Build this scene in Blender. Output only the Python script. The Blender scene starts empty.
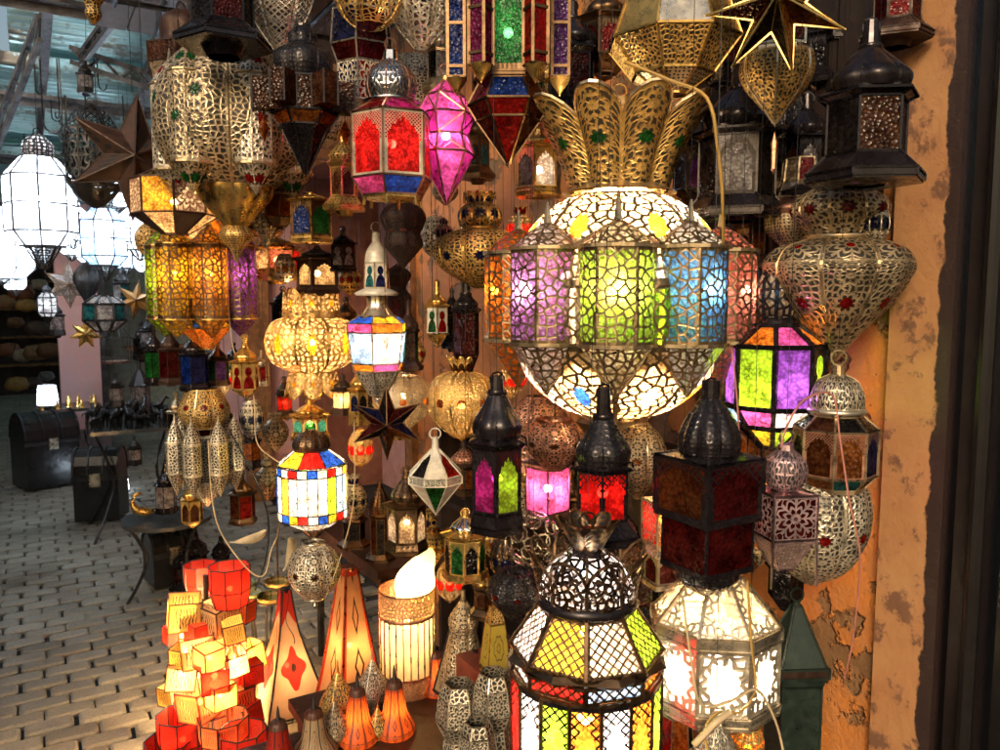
import bpy, math, random
from math import sin, cos, pi, radians as rad, tan, atan2, sqrt
from mathutils import Vector, Matrix
random.seed(7)
sc = bpy.context.scene
COL = sc.collection

# ------------------------------------------------------------------ camera
PITCH = rad(5.5); YAW = rad(31); FPX = 780.0; CAMZ = 1.55
cam_d = bpy.data.cameras.new('camera'); cam = bpy.data.objects.new('camera', cam_d); COL.objects.link(cam)
cam.location = (0, 0, CAMZ); cam.rotation_euler = (pi/2 - PITCH, 0, -YAW)
cam_d.sensor_width = 36; cam_d.lens = 36*FPX/1000; cam_d.clip_end = 500; cam_d.clip_start = 0.02
cam_d.dof.use_dof = True; cam_d.dof.focus_distance = 1.75; cam_d.dof.aperture_fstop = 9.0
sc.camera = cam

def xy(px, f, lift=0):
    """ground position seen at image column px at horizontal distance f ahead"""
    l = (px-500)/FPX*f*(cos(PITCH))
    return Vector((f*sin(YAW)+l*cos(YAW), f*cos(YAW)-l*sin(YAW)))
def zz(py, f):
    k = (375-py)/FPX
    return CAMZ + f*(k*cos(PITCH)-sin(PITCH))/(cos(PITCH)+k*sin(PITCH))
def P(px, py, f):
    p = xy(px, f); return Vector((p.x, p.y, zz(py, f)))

# ------------------------------------------------------------------ node helpers
class NT:
    def __init__(s, name):
        s.m = bpy.data.materials.new(name); s.m.use_nodes = True; s.t = s.m.node_tree
        s.t.nodes.clear(); s.out = s.t.nodes.new('ShaderNodeOutputMaterial')
    def n(s, typ, **kw):
        nd = s.t.nodes.new(typ)
        ins = kw.pop('i', {})
        for k, v in kw.items(): setattr(nd, k, v)
        for k, v in ins.items(): s.put(nd.inputs[k], v)
        return nd
    def put(s, sock, v):
        if isinstance(v, bpy.types.NodeSocket): s.t.links.new(v, sock)
        elif v is not None:
            if isinstance(v, tuple) and len(v) == 3 and sock.type == 'RGBA': v = v+(1,)
            sock.default_value = v
    def m_(s, op, a, b=None, c=None, clamp=False):
        nd = s.t.nodes.new('ShaderNodeMath'); nd.operation = op; nd.use_clamp = clamp
        s.put(nd.inputs[0], a)
        if b is not None: s.put(nd.inputs[1], b)
        if c is not None: s.put(nd.inputs[2], c)
        return nd.outputs[0]
    def mixc(s, f, a, b):
        nd = s.t.nodes.new('ShaderNodeMix'); nd.data_type = 'RGBA'
        s.put(nd.inputs[0], f); s.put(nd.inputs[6], a); s.put(nd.inputs[7], b)
        return nd.outputs[2]
    def mixs(s, f, a, b):
        nd = s.t.nodes.new('ShaderNodeMixShader')
        s.put(nd.inputs[0], f); s.t.links.new(a, nd.inputs[1]); s.t.links.new(b, nd.inputs[2])
        return nd.outputs[0]
    def noise(s, scale, vec=None, detail=3, rough=.5):
        nd = s.n('ShaderNodeTexNoise', i={'Scale': scale, 'Detail': detail, 'Roughness': rough})
        if vec is None: vec = s.n('ShaderNodeTexCoord').outputs['Object']
        s.put(nd.inputs['Vector'], vec); return nd.outputs['Fac']
    def ramp(s, f, a, b, lo=0., hi=1.):
        nd = s.n('ShaderNodeMapRange', i={0: f, 1: a, 2: b, 3: lo, 4: hi}); return nd.outputs[0]
    def bump(s, h, dist=.003, strength=1.):
        return s.n('ShaderNodeBump', i={'Height': h, 'Distance': dist, 'Strength': strength}).outputs[0]
    def done(s, sh):
        s.t.links.new(sh, s.out.inputs[0]); return s.m

METAL = {  # colour, metallic, roughness
 'silver': ((.78, .68, .52), .88, .27), 'chrome': ((.70, .70, .74), 1, .14), 'brass': ((.80, .50, .15), .9, .27),
 'black': ((.028, .022, .026), .55, .22), 'bronze': ((.20, .12, .065), 1, .36), 'rust': ((.055, .026, .018), .4, .5),
 'oldsilver': ((.62, .48, .30), .88, .29), 'copper': ((.62, .30, .20), 1, .3), 'iron': ((.05, .05, .055), .7, .4),
 'tin': ((.24, .17, .09), .85, .34), 'white': ((.72, .68, .58), .1, .35), 'rose': ((.62, .42, .44), 1, .3), 'wood': ((.16, .06, .03), 0, .5), 'green': ((.02, .035, .028), .1, .35)}  # tin: chandelier metal, its colour darkened to look backlit
GLASS = {'red': (.62, .015, .01), 'green': (.03, .30, .05), 'blue': (.02, .10, .62), 'yellow': (.90, .60, .03),
 'orange': (.92, .26, .02), 'purple': (.36, .10, .62), 'pink': (.85, .12, .42), 'white': (.90, .88, .80), 'amber': (.60, .20, .03),
 'lime': (.45, .80, .03), 'teal': (.05, .35, .35), 'clear': (.85, .85, .82), 'dark': (.035, .03, .03), 'magenta': (.45, .02, .18),
 'warm': (.95, .72, .36), 'cream': (.92, .80, .52), 'maroon': (.16, .01, .01), 'sky': (.35, .6, .95), 'brownglass': (.20, .07, .02),
 'orangey': (.90, .42, .05), 'coral': (.88, .30, .22), 'lime2': (.55, .95, .09), 'sky2': (.12, .38, .92), 'violet2': (.62, .30, .85), 'navy': (.02, .03, .18), 'cool': (.86, .95, 1.0)}

def metal_sh(N, key, height=None, hd=.003):
    c, me, ro = METAL[key]
    if height is not None and key in ('silver', 'oldsilver', 'brass', 'copper', 'rose'): me, ro = .62, .36   # pierced sheet is dull with handling
    nz = N.noise(14, detail=5, rough=.65); n2 = N.noise(55, detail=2)
    dark = tuple(x*.42 for x in c)
    col = N.mixc(N.ramp(nz, .35, .62), dark, c)
    r = N.ramp(n2, .3, .7, ro*.75, min(1, ro*1.5))
    h = N.m_('MULTIPLY', nz, .5)
    if height is not None: h = N.m_('ADD', N.m_('MULTIPLY', nz, .8), height)
    b = N.bump(h, hd, .8)
    return N.n('ShaderNodeBsdfPrincipled', i={'Base Color': col, 'Metallic': me, 'Roughness': r, 'Normal': b}).outputs[0]

def glass_sh(N, col, clear=.22):
    """crackled coloured pane: lets light through in flecks, glows when a bulb stands behind it"""
    obj = N.n('ShaderNodeTexCoord').outputs['Object']
    v = N.n('ShaderNodeTexVoronoi', i={'Vector': obj, 'Scale': 150.}); nz = N.noise(26, detail=4, rough=.7)
    dd = v.outputs['Distance']; k = N.m_('ADD', N.m_('MULTIPLY', dd, .5), N.m_('MULTIPLY', nz, .8))
    dk = N.n('ShaderNodeMix', data_type='RGBA', blend_type='MULTIPLY', i={0: N.ramp(k, .30, .78, .0, .9), 6: col, 7: (.24, .15, .17, 1)}).outputs[2]
    b = N.bump(k, .004, 1.)
    p = N.n('ShaderNodeBsdfPrincipled', i={'Base Color': dk, 'Roughness': .14, 'Normal': b, 'Specular IOR Level': .7}).outputs[0]
    tl = N.n('ShaderNodeBsdfTranslucent', i={'Color': dk}).outputs[0]
    tp = N.n('ShaderNodeBsdfTransparent', i={'Color': col}).outputs[0]
    s = N.mixs(.66, p, tl)
    return N.mixs(N.ramp(nz, .42, .62, 0., min(.9, clear*2.2)) if clear else 0., s, tp)

_mc = {}
def metal(key):
    if ('m', key) not in _mc:
        N = NT('metal_'+key); _mc['m', key] = N.done(metal_sh(N, key))
    return _mc['m', key]
def glass(key, clear=.22):
    k = ('g', key, clear)
    if k not in _mc:
        N = NT('glass_'+key); _mc[k] = N.done(glass_sh(N, GLASS[key]+(1,), clear))
    return _mc[k]

def filig(mk, pat, gk=None, S=60., th=None, accent=None, edge=.9):
    """pierced or fretted sheet metal; holes are open or painted near black (gk None) or backed with glass gk. pattern laid out in each panel's own UVs"""
    key = ('f', mk, pat, gk, S, th, accent, edge)
    if key in _mc: return _mc[key]
    N = NT('pierced_'+mk+'_'+pat)
    up = N.n('ShaderNodeUVMap', uv_map='p').outputs[0]; um = N.n('ShaderNodeUVMap', uv_map='m').outputs[0]
    sp = N.n('ShaderNodeSeparateXYZ', i={0: up}); pu, pv = sp.outputs[0], sp.outputs[1]
    smx = N.n('ShaderNodeSeparateXYZ', i={0: um}); mx, my = smx.outputs[0], smx.outputs[1]
    M = N.m_
    r = M('SQRT', M('ADD', M('MULTIPLY', pu, pu), M('MULTIPLY', pv, pv)))
    an = M('ARCTAN2', pv, pu)
    def vor(S, th):
        d = N.n('ShaderNodeTexVoronoi', feature='DISTANCE_TO_EDGE', voronoi_dimensions='2D', i={'Vector': um, 'Scale': S, 'Randomness': .85}).outputs['Distance']
        return M('GREATER_THAN', d, th), d
    def dots(S, th):
        d = N.n('ShaderNodeTexVoronoi', voronoi_dimensions='2D', i={'Vector': um, 'Scale': S, 'Randomness': .35}).outputs['Distance']
        return M('LESS_THAN', d, th), M('MULTIPLY', d, .7)
    def lat(S, th):
        a = M('ABSOLUTE', M('SUBTRACT', M('FRACT', M('MULTIPLY', M('ADD', mx, my), S)), .5))
        b = M('ABSOLUTE', M('SUBTRACT', M('FRACT', M('MULTIPLY', M('SUBTRACT', mx, my), S)), .5))
        d = M('MINIMUM', a, b); return M('GREATER_THAN', d, th), d
    if pat == 'vor': h, d = vor(S, th or .07)
    elif pat == 'dots': h, d = dots(S, th or .3)
    elif pat == 'lat': h, d = lat(S, th or .1)
    elif pat == 'rose':       # petals and rings round the panel's middle, tracery outside
        q = M('MULTIPLY', r, M('ADD', 1., M('MULTIPLY', M('COSINE', M('MULTIPLY', an, 8.)), .16)))
        fr = M('FRACT', M('MULTIPLY', q, 3.2)); d1 = M('ABSOLUTE', M('SUBTRACT', fr, .5))
        spk = M('ABSOLUTE', M('SINE', M('MULTIPLY', an, 4.)))
        d1 = M('MINIMUM', d1, M('MULTIPLY', spk, .6)); h1 = M('GREATER_THAN', d1, .2)
        h2, d2 = vor(S, th or .07); inn = M('LESS_THAN', r, .92)
        h = M('ADD', M('MULTIPLY', h1, inn), M('MULTIPLY', h2, M('SUBTRACT', 1., inn))); d = M('MULTIPLY', d1, .6)
    elif pat == 'medal':      # a column of flower medallions in fine tracery, a jewel in the middle ones
        cs = 4.6/S
        yy = M('SUBTRACT', M('FRACT', M('ADD', M('DIVIDE', my, cs), .5)), .5); xx = M('DIVIDE', mx, cs)
        rc = M('MULTIPLY', M('SQRT', M('ADD', M('MULTIPLY', xx, xx), M('MULTIPLY', yy, yy))), 2.); ac = M('ARCTAN2', yy, xx)
        q = M('MULTIPLY', rc, M('ADD', 1., M('MULTIPLY', M('COSINE', M('MULTIPLY', ac, 8.)), .13)))
        fr = M('ABSOLUTE', M('SUBTRACT', M('FRACT', M('ADD', M('MULTIPLY', q, 2.1), .15)), .5)); spk = M('MULTIPLY', M('ABSOLUTE', M('SINE', M('MULTIPLY', ac, 4.))), .7)
        d1 = M('MINIMUM', fr, spk); inn = M('LESS_THAN', rc, .86)
        h2, d2 = vor(S*1.0, th or (.27 if gk else .17))
        h = M('ADD', M('MULTIPLY', M('GREATER_THAN', d1, .31 if gk else .27), inn), M('MULTIPLY', h2, M('SUBTRACT', 1., inn)))
        d = M('ADD', M('MULTIPLY', M('MULTIPLY', d1, 1.2), inn), M('MULTIPLY', M('MULTIPLY', d2, 1.6), M('SUBTRACT', 1., inn)))
        rj = M('SQRT', M('ADD', M('MULTIPLY', mx, mx), M('POWER', M('SUBTRACT', my, 0.), 2.)))
        r = M('DIVIDE', rj, 5.2/S)
    elif pat == 'disc':
        h2, d2 = vor(S, th or .08); inn = M('LESS_THAN', M('ADD', r, M('MULTIPLY', M('COSINE', M('MULTIPLY', an, 12.)), .035)), .62)
        h = M('MAXIMUM', h2, inn); d = d2
    elif pat in ('arch', 'solidarch'):
        ww = M('DIVIDE', pu, .78)
        top = M('ADD', .12, M('MULTIPLY', .62, M('SQRT', M('MAXIMUM', 0., M('SUBTRACT', 1., M('ABSOLUTE', ww))))))
        top = M('ADD', top, M('MULTIPLY', .05, M('COSINE', M('MULTIPLY', pu, 24.))))
        inn = M('MULTIPLY', M('LESS_THAN', pv, top), M('LESS_THAN', M('ABSOLUTE', ww), 1.))
        if pat == 'arch':
            h2, d2 = lat(S, th or .13); h2 = M('MULTIPLY', h2, M('GREATER_THAN', pv, .05)); h = M('MAXIMUM', h2, inn)
        else: h = inn
        d = M('SUBTRACT', pv, top)
    elif pat == 'key':
        c1 = M('SQRT', M('ADD', M('MULTIPLY', pu, pu), M('POWER', M('MULTIPLY', M('SUBTRACT', pv, .38), 1.5), 2.)))
        a = M('LESS_THAN', c1, .52)
        c2 = M('SQRT', M('ADD', M('POWER', M('DIVIDE', pu, .78), 2.), M('POWER', M('DIVIDE', M('ADD', pv, .78), .85), 2.)))
        h = M('MAXIMUM', a, M('LESS_THAN', c2, 1.)); d = c1
    elif pat == 'fan':        # rows of overlapping scales
        fx = M('SUBTRACT', M('FRACT', M('MULTIPLY', mx, S)), .5); fy = M('FRACT', M('MULTIPLY', my, S))
        rr = M('SQRT', M('ADD', M('MULTIPLY', fx, fx), M('MULTIPLY', fy, fy)))
        d = M('ABSOLUTE', M('SUBTRACT', M('FRACT', M('MULTIPLY', rr, 2.)), .5)); h = M('GREATER_THAN', d, .17)
    mask = M('LESS_THAN', M('MAXIMUM', M('ABSOLUTE', pu), M('ABSOLUTE', pv)), edge)
    h = M('MULTIPLY', h, mask)
    ms = metal_sh(N, mk, M('MULTIPLY', M('MINIMUM', d, .3), -1.6), .0022)
    if gk:
        gc = GLASS[gk]+(1,)
        if accent:
            star = M('LESS_THAN', M('MULTIPLY', r, M('ADD', 1., M('MULTIPLY', M('COSINE', M('MULTIPLY', an, 8.)), .1))), .24)
            gs = glass_sh(N, N.mixc(star, gc, GLASS[accent]+(1,)), .15); h = M('MAXIMUM', h, star)
        else: gs = glass_sh(N, gc, .15)
    else:
        gs = N.n('ShaderNodeBsdfTransparent').outputs[0]
        if pat in ('medal', 'dots') or (pat == 'vor' and S >= 85 and mk != 'black') or (pat in ('rose',) and mk in ('silver', 'oldsilver', 'brass', 'rose', 'chrome')):   # small holes: the shade inside the shell is painted near black
            gs = N.mixs(.05, N.n('ShaderNodeBsdfPrincipled', i={'Base Color': tuple(x*.035 for x in METAL[mk][0]), 'Roughness': .6}).outputs[0], gs)
        if accent:
            star = M('LESS_THAN', r, .17); g2 = glass_sh(N, GLASS[accent]+(1,), .0)
            sh = N.mixs(h, ms, gs); _mc[key] = N.done(N.mixs(star, sh, g2)); return _mc[key]
    _mc[key] = N.done(N.mixs(h, ms, gs)); return _mc[key]

def plain(name, col, rough=.6, metallic=0., bump=0., scale=20., var=.5, spec=.4):
    if ('p', name) in _mc: return _mc['p', name]
    N = NT(name); nz = N.noise(scale, detail=6, rough=.6)
    c = N.mixc(N.ramp(nz, .3, .7), tuple(x*(1-var) for x in col), col)
    kw = {'Base Color': c, 'Roughness': rough, 'Metallic': metallic, 'Specular IOR Level': spec}
    if bump: kw['Normal'] = N.bump(nz, bump, 1.)
    _mc['p', name] = N.done(N.n('ShaderNodeBsdfPrincipled', i=kw).outputs[0]); return _mc['p', name]

GB = 1.0
def glow(col, s, sample=True):
    s = s*GB; N = NT('bulb_glow'); m = N.done(N.n('ShaderNodeEmission', i={'Color': col+(1,), 'Strength': s}).outputs[0])
    return m

# ------------------------------------------------------------------ mesh builder
class MB:
    def __init__(s): s.v = []; s.f = []; s.uv = []; s.um = []; s.mi = []
    def quadgrid(s, grid, p=None, m=None, mi=0):
        """grid[j][i] of points; uv p spans -1..1, m in metres"""
        nj, ni = len(grid), len(grid[0]); b = len(s.v)
        for row in grid: s.v += [tuple(q) for q in row]
        W = sum((Vector(grid[nj//2][i+1])-Vector(grid[nj//2][i])).length for i in range(ni-1))
        Hh = sum((Vector(grid[j+1][ni//2])-Vector(grid[j][ni//2])).length for j in range(nj-1))
        W = max(W, (Vector(grid[0][0])-Vector(grid[0][-1])).length, (Vector(grid[-1][0])-Vector(grid[-1][-1])).length)
        for j in range(nj-1):
            for i in range(ni-1):
                idx = [(j, i), (j, i+1), (j+1, i+1), (j+1, i)]
                s.f.append([b+a*ni+c for a, c in idx])
                for a, c in idx:
                    pu = 2*c/(ni-1)-1; pv = 1-2*a/(nj-1)
                    s.uv.append((pu, pv))
                    wl = (Vector(grid[a][0])-Vector(grid[a][-1])).length
                    s.um.append((pu*wl/2, pv*Hh/2))
                s.mi.append(mi)
    def box(s, c, d, rot=None, mi=0):
        c = Vector(c); b = len(s.v)
        for sx in (-1, 1):
            for sy in (-1, 1):
                for sz in (-1, 1):
                    q = Vector((sx*d[0]/2, sy*d[1]/2, sz*d[2]/2))
                    if rot is not None: q = rot @ q
                    s.v.append(tuple(c+q))
        for a in ((0, 1, 3, 2), (4, 6, 7, 5), (0, 4, 5, 1), (2, 3, 7, 6), (0, 2, 6, 4), (1, 5, 7, 3)):
            s.f.append([b+k for k in a]); s.mi.append(mi)
            s.uv += [(-1, -1), (1, -1), (1, 1), (-1, 1)]; s.um += [(0, 0), (.1, 0), (.1, .1), (0, .1)]
    def tube(s, pts, r, sides=5, mi=0, cap=True, closed=False):
        pts = [Vector(p) for p in pts]; n = len(pts); b = len(s.v)
        rs = r if isinstance(r, (list, tuple)) else [r]*n
        for k, p in enumerate(pts):
            if closed: t = pts[(k+1) % n]-pts[k-1]
            else: t = pts[min(k+1, n-1)]-pts[max(k-1, 0)]
            if t.length < 1e-9: t = Vector((0, 0, 1))
            t.normalize(); u = t.cross(Vector((0, 0, 1)) if abs(t.z) < .95 else Vector((1, 0, 0))).normalized(); w = t.cross(u)
            for q in range(sides):
                a = 2*pi*(q+.5)/sides; s.v.append(tuple(p+(u*cos(a)+w*sin(a))*rs[k]))
        for k in range(n if closed else n-1):
            k2 = (k+1) % n
            for q in range(sides):
                q2 = (q+1) % sides
                s.f.append([b+k*sides+q, b+k*sides+q2, b+k2*sides+q2, b+k2*sides+q]); s.mi.append(mi)
                s.uv += [(-1, -1), (1, -1), (1, 1), (-1, 1)]; s.um += [(0, 0)]*4
        if cap and not closed:
            for o in (0, (n-1)*sides):
                s.f.append([b+o+q for q in range(sides)]); s.mi.append(mi)
                s.uv += [(0, 0)]*sides; s.um += [(0, 0)]*sides
    def lathe(s, prof, seg=16, c=(0, 0, 0), mi=0, a0=0):
        c = Vector(c)
        for i in range(seg):
            A, B = a0+2*pi*i/seg, a0+2*pi*(i+1)/seg
            b = len(s.v); n = len(prof)
            for (r, z) in prof:
                s.v.append(tuple(c+Vector((r*sin(A), -r*cos(A), z)))); s.v.append(tuple(c+Vector((r*sin(B), -r*cos(B), z))))
            for j in range(n-1):
                s.f.append([b+2*j, b+2*j+1, b+2*j+3, b+2*j+2]); s.mi.append(mi)
                u0, u1 = i/seg*2-1, (i+1)/seg*2-1; v0, v1 = 1-2*j/(n-1), 1-2*(j+1)/(n-1)
                s.uv += [(u0, v0), (u1, v0), (u1, v1), (u0, v1)]
                R = max(abs(p[0]) for p in prof)*2*pi/2
                s.um += [(u0*R, prof[j][1]), (u1*R, prof[j][1]), (u1*R, prof[j+1][1]), (u0*R, prof[j+1][1])]
    def build(s, name, mats, parent=None, smooth=False, merge=False, shade_flat=False):
        me = bpy.data.meshes.new(name); me.from_pydata(s.v, [], s.f)
        if not isinstance(mats, (list, tuple)): mats = [mats]
        for m in mats: me.materials.append(m)
        for nm, dat in (('p', s.uv), ('m', s.um)):
            l = me.uv_layers.new(name=nm)
            l.data.foreach_set('uv', [x for t in dat for x in t])
        me.polygons.foreach_set('material_index', s.mi)
        if smooth: me.polygons.foreach_set('use_smooth', [True]*len(s.f))
        if smooth or merge:
            import bmesh
            bm = bmesh.new(); bm.from_mesh(me); bmesh.ops.remove_doubles(bm, verts=bm.verts, dist=1e-5); bm.to_mesh(me); bm.free()
        me.update()
        o = bpy.data.objects.new(name, me); COL.objects.link(o)
        if parent is not None: o.parent = parent
        return o

def tag(o, label=None, cat=None, group=None, kind=None):
    if label: o['label'] = label
    if cat: o['category'] = cat
    if group: o['group'] = group
    if kind: o['kind'] = kind
    return o
def empty(name, loc, label, cat, group=None, rz=0):
    o = bpy.data.objects.new(name, None); COL.objects.link(o); o.location = loc; o.rotation_euler = (0, 0, rz)
    o.empty_display_size = .05; return tag(o, label, cat, group)

def catmull(pts, k=4):
    out = []; n = len(pts)
    for i in range(n-1):
        p0, p1, p2, p3 = pts[max(i-1, 0)], pts[i], pts[i+1], pts[min(i+2, n-1)]
        for q in range(k):
            t = q/k
            out.append(tuple(.5*((2*p1[d])+(-p0[d]+p2[d])*t+(2*p0[d]-5*p1[d]+4*p2[d]-p3[d])*t*t+(-p0[d]+3*p1[d]-3*p2[d]+p3[d])*t**3) for d in range(len(p1))))
    out.append(tuple(pts[-1])); return out

RAILZ = 2.72; BOOST = 1.9
class Lan:
    """a lantern fitted between image rows y0..y1 at column px, w pixels wide, f metres ahead"""
    def __init__(s, name, label, cat, px, y0, y1, w, f, n=6, rot=0, group=None, fr='brass', hang=True, fw=None, ring=True):
        p = xy(px, f); s.z1 = zz(y0, f); s.z0 = zz(y1, f); s.H = s.z1-s.z0; s.R = w/2/FPX*f; s.n = n; s.f = f
        a = atan2(-p.y, -p.x)+pi/2
        s.root = empty(name, (p.x, p.y, s.z0), label, cat, group, a+rad(rot)); s.fm = MB(); s.frm = fr
        s.fw = fw or max(.0016, min(.004, s.R*.03)); s.hang = hang; s.ringz = s.H
        if hang:
            rr = min(.014, s.R*.22)
            if ring:
                m = MB(); m.tube([(rr*sin(2*pi*k/10), 0, s.H-rr+rr*cos(2*pi*k/10)) for k in range(10)], rr*.16, 4, closed=True)
                m.build('ring', metal(fr), s.root)
            m = MB(); z = RAILZ-s.z0
            if z > s.H+.01:
                r0 = .0011
                m.tube([(0, 0, s.H-.002), (random.uniform(-.01, .01), random.uniform(-.01, .01), (s.H+z)/2), (0, 0, z)], .0007 if s.f < 3 else .0011, 3)
                m.build('hanging_wire', metal('iron'), s.root)
            s.ringz = s.H-2*rr if ring else s.H
    def Z(s, v): return s.H*(1-v) if v > .0001 else s.ringz
    def pt(s, k, n, v, r): a = 2*pi*k/n; return Vector((s.R*r*sin(a), -s.R*r*cos(a), s.Z(v)))
    def bars(s, v0, r0, v1, r1, n=None, top=True, bot=True, vert=True, w=None):
        n = n or s.n; w = w or s.fw
        for k in range(n):
            a, b = s.pt(k+.5, n, v0, r0), s.pt(k+.5, n, v1, r1); c, d = s.pt(k+1.5, n, v0, r0), s.pt(k+1.5, n, v1, r1)
            if vert: s.fm.tube([a, b], w, 4)
            if top and r0 > .03: s.fm.tube([a, c], w, 4)
            if bot and r1 > .03: s.fm.tube([b, d], w, 4)
        return s
    def panel(s, part, v0, r0, v1, r1, mat, n=None, bars=True, sub=1):
        n = n or s.n; m = MB()
        mats = mat if isinstance(mat, list) else [mat]
        for k in range(n):
            a, b = s.pt(k-.5, n, v0, r0), s.pt(k+.5, n, v0, r0); c, d = s.pt(k-.5, n, v1, r1), s.pt(k+.5, n, v1, r1)
            g = [[a.lerp(b, i/2) for i in range(3)], [a.lerp(c, .5).lerp(b.lerp(d, .5), i/2) for i in range(3)], [c.lerp(d, i/2) for i in range(3)]]
            m.quadgrid(g, mi=k % len(mats))
        m.build(part, mats, s.root)
        if bars: s.bars(v0, r0, v1, r1, n)
        return s
    def panes(s, v0, r0, v1, r1, mats, n=None, inset=.0, bars=True, part='glass_pane', off=0, fw=None):
        n = n or s.n
        for k in range(n):
            m = MB(); q = .5
            a, b = s.pt(k-q, n, v0, r0), s.pt(k+q, n, v0, r0); c, d = s.pt(k-q, n, v1, r1), s.pt(k+q, n, v1, r1)
            m.quadgrid([[a, b], [c, d]]); m.build(part, mats[(k+off) % len(mats)], s.root)
        if bars: s.bars(v0, r0, v1, r1, n, w=fw)
        return s
    def lobe(s, part, pts, mat, n=None, bulge=.1, seg=6, ribs=True, k=4, rot=0, rw=None):
        n = n or s.n; P_ = catmull(pts, k) if k > 1 else pts; m = MB(); mats = mat if isinstance(mat, list) else [mat]
        for g in range(n):
            grid = []
            for (v, r) in P_:
                row = []
                for i in range(seg+1):
                    a = 2*i/seg-1; rr = r*(1-bulge*a*a); row.append(s.pt(g+a/2+rot, n, v, max(rr, .0)))
                grid.append(row)
            m.quadgrid(grid, mi=g % len(mats))
            if ribs: s.fm.tube([s.pt(g+.5+rot, n, v, max(.0, r*(1-bulge*.93))) for v, r in P_], rw or s.fw*.8, 4)
        m.build(part, mats, s.root, smooth=False if bulge == 0 else True)
        return s
    def lathe(s, part, pts, mat, seg=20, k=4, smooth=True):
        P_ = catmull(pts, k) if k > 1 else pts; m = MB()
        m.lathe([(r*s.R, s.Z(v)) for v, r in P_], seg); m.build(part, mat, s.root, smooth=smooth); return s
    def crown(s, part, v0, r0, v1, r1, mat, n=None, arch=.35, cup=.12, curve=.0):
        """n rounded petals standing on (v0,r0) and flaring to (v1,r1)"""
        n = n or s.n; m = MB(); seg = 8; nj = 6
        for g in range(n):
            grid = []
            for j in range(nj+1):
                row = []
                for i in range(seg+1):
                    a = 2*i/seg-1; t = (1-j/nj)*(1-arch*abs(a)**2.2)
                    v = v0+(v1-v0)*t; r = r0+(r1-r0)*t+curve*sin(pi*t)
                    row.append(s.pt(g+a*.5, n, v, r*(1-cup*a*a)))
                grid.append(row)
            m.quadgrid(grid)
            top = [Vector(q) for q in grid[0]]
            s.fm.tube(top, s.fw*.8, 4)
        m.build(part, mat, s.root, smooth=True); return s
    def neck(s, v0, v1, r=.12, r1=None, mat=None, part='neck'):
        r1 = r if r1 is None else r1
        s.lathe(part, [(v0, 0), (v0, r), (v1, r1)], mat or metal(s.frm), 12, k=1, smooth=False); return s
    def plate(s, part, v, r, mat=None, n=None, t=.01):
        n = n or s.n; m = MB()
        m.lathe([(0, s.Z(v)+t*.5), (r*s.R, s.Z(v)+t*.5), (r*s.R, s.Z(v)-t*.5), (0, s.Z(v)-t*.5)], n, a0=pi/n)
        m.build(part, mat or metal(s.frm), s.root); return s
    def finial(s, v0, v1, r=.1, mat=None):
        d = v1-v0
        s.lathe('finial', [(v0, r), (v0+d*.25, r*.45), (v0+d*.5, r*.9), (v0+d*.75, r*.35), (v1, .01)], mat or metal(s.frm), 10); return s
    def bulb(s, v, T, col=(1, .72, .38), r=.014, off=(0, 0)):
        r = min(r, s.R*.3); r = r*.75; m = MB()
        m.lathe([(0, r), (r*.7, r*.7), (r, 0), (r*.7, -r*.7), (0, -r)], 7, (off[0], off[1], s.Z(v)))
        S = T*BOOST*1.3*(s.R/r)**2
        b = m.build('bulb', glow(col, S), s.root, smooth=True); return s
    def feet(s, v0, v1, r, n=None, mat=None):
        n = n or s.n
        for k in range(n):
            a = s.pt(k+.5, n, v0, r); b = s.pt(k+.5, n, v1, r*1.05); m = MB(); m.tube([a, b], [s.R*.06, s.R*.035], 6)
            m.build('foot', mat or metal(s.frm), s.root)
        return s
    def bullets(s, n, rad_, v0, v1, w, mats, cone=.28, cone2=None, conemats=None, part='satellite', ph=0, seg=6, capm=None):
        """pierced cylinders with pointed ends standing round the body"""
        for k in range(n):
            c = s.pt(k+ph, n, 0, rad_); L = v1-v0; W = w*s.R
            m = MB(); mt = mats[k % len(mats)]; cm = (conemats or mats)[k % len(conemats or mats)]
            def ringp(a, rr, z): return Vector((c.x+rr*sin(a), c.y-rr*cos(a), z))
            zs = [s.Z(v0+L*t) for t in (0, cone, 1-(cone2 or cone), 1)]; zs[0] = s.H*(1-v0)
            A0 = 2*pi*(k+ph)/n
            for g in range(seg):
                a, b = A0+2*pi*(g-.5)/seg, A0+2*pi*(g+.5)/seg
                def cell(z0, r0, z1, r1, mi):
                    nn = 3; grid = []
                    for jj in range(nn+1):
                        t = jj/nn; rr = r0+(r1-r0)*(t**.75 if r1 > r0 else 1-(1-t)**1.0 if r1 == r0 else 1-(1-t)**.75 if False else t); z = z0+(z1-z0)*t
                        grid.append([ringp(a, rr, z), ringp((a+b)/2, rr*.985, z), ringp(b, rr, z)])
                    m.quadgrid(grid, mi=mi)
                cell(zs[0], .02*W, zs[1], W, 1); cell(zs[1], W, zs[2], W, 0); cell(zs[2], W, zs[3], .04*W, 1)
            for z in (zs[1], zs[2]):
                m.tube([ringp(2*pi*q/12, W*1.02, z) for q in range(12)], s.fw*1.1, 4, mi=2, closed=True)
            tip = ringp(0, 0, zs[0]); m.tube([tip-Vector((0, 0, .004)), tip+Vector((0, 0, W*.5))], [W*.12, W*.03], 6, mi=2)
            o = m.build(part, [mt, cm, capm or metal(s.frm)], s.root)
        return s
    def done(s):
        if s.fm.v: s.fm.build('frame', metal(s.frm), s.root)
        return s.root
# ================================================================== SETTING
def struct(o, label=None): return tag(o, label, kind='structure')
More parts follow.
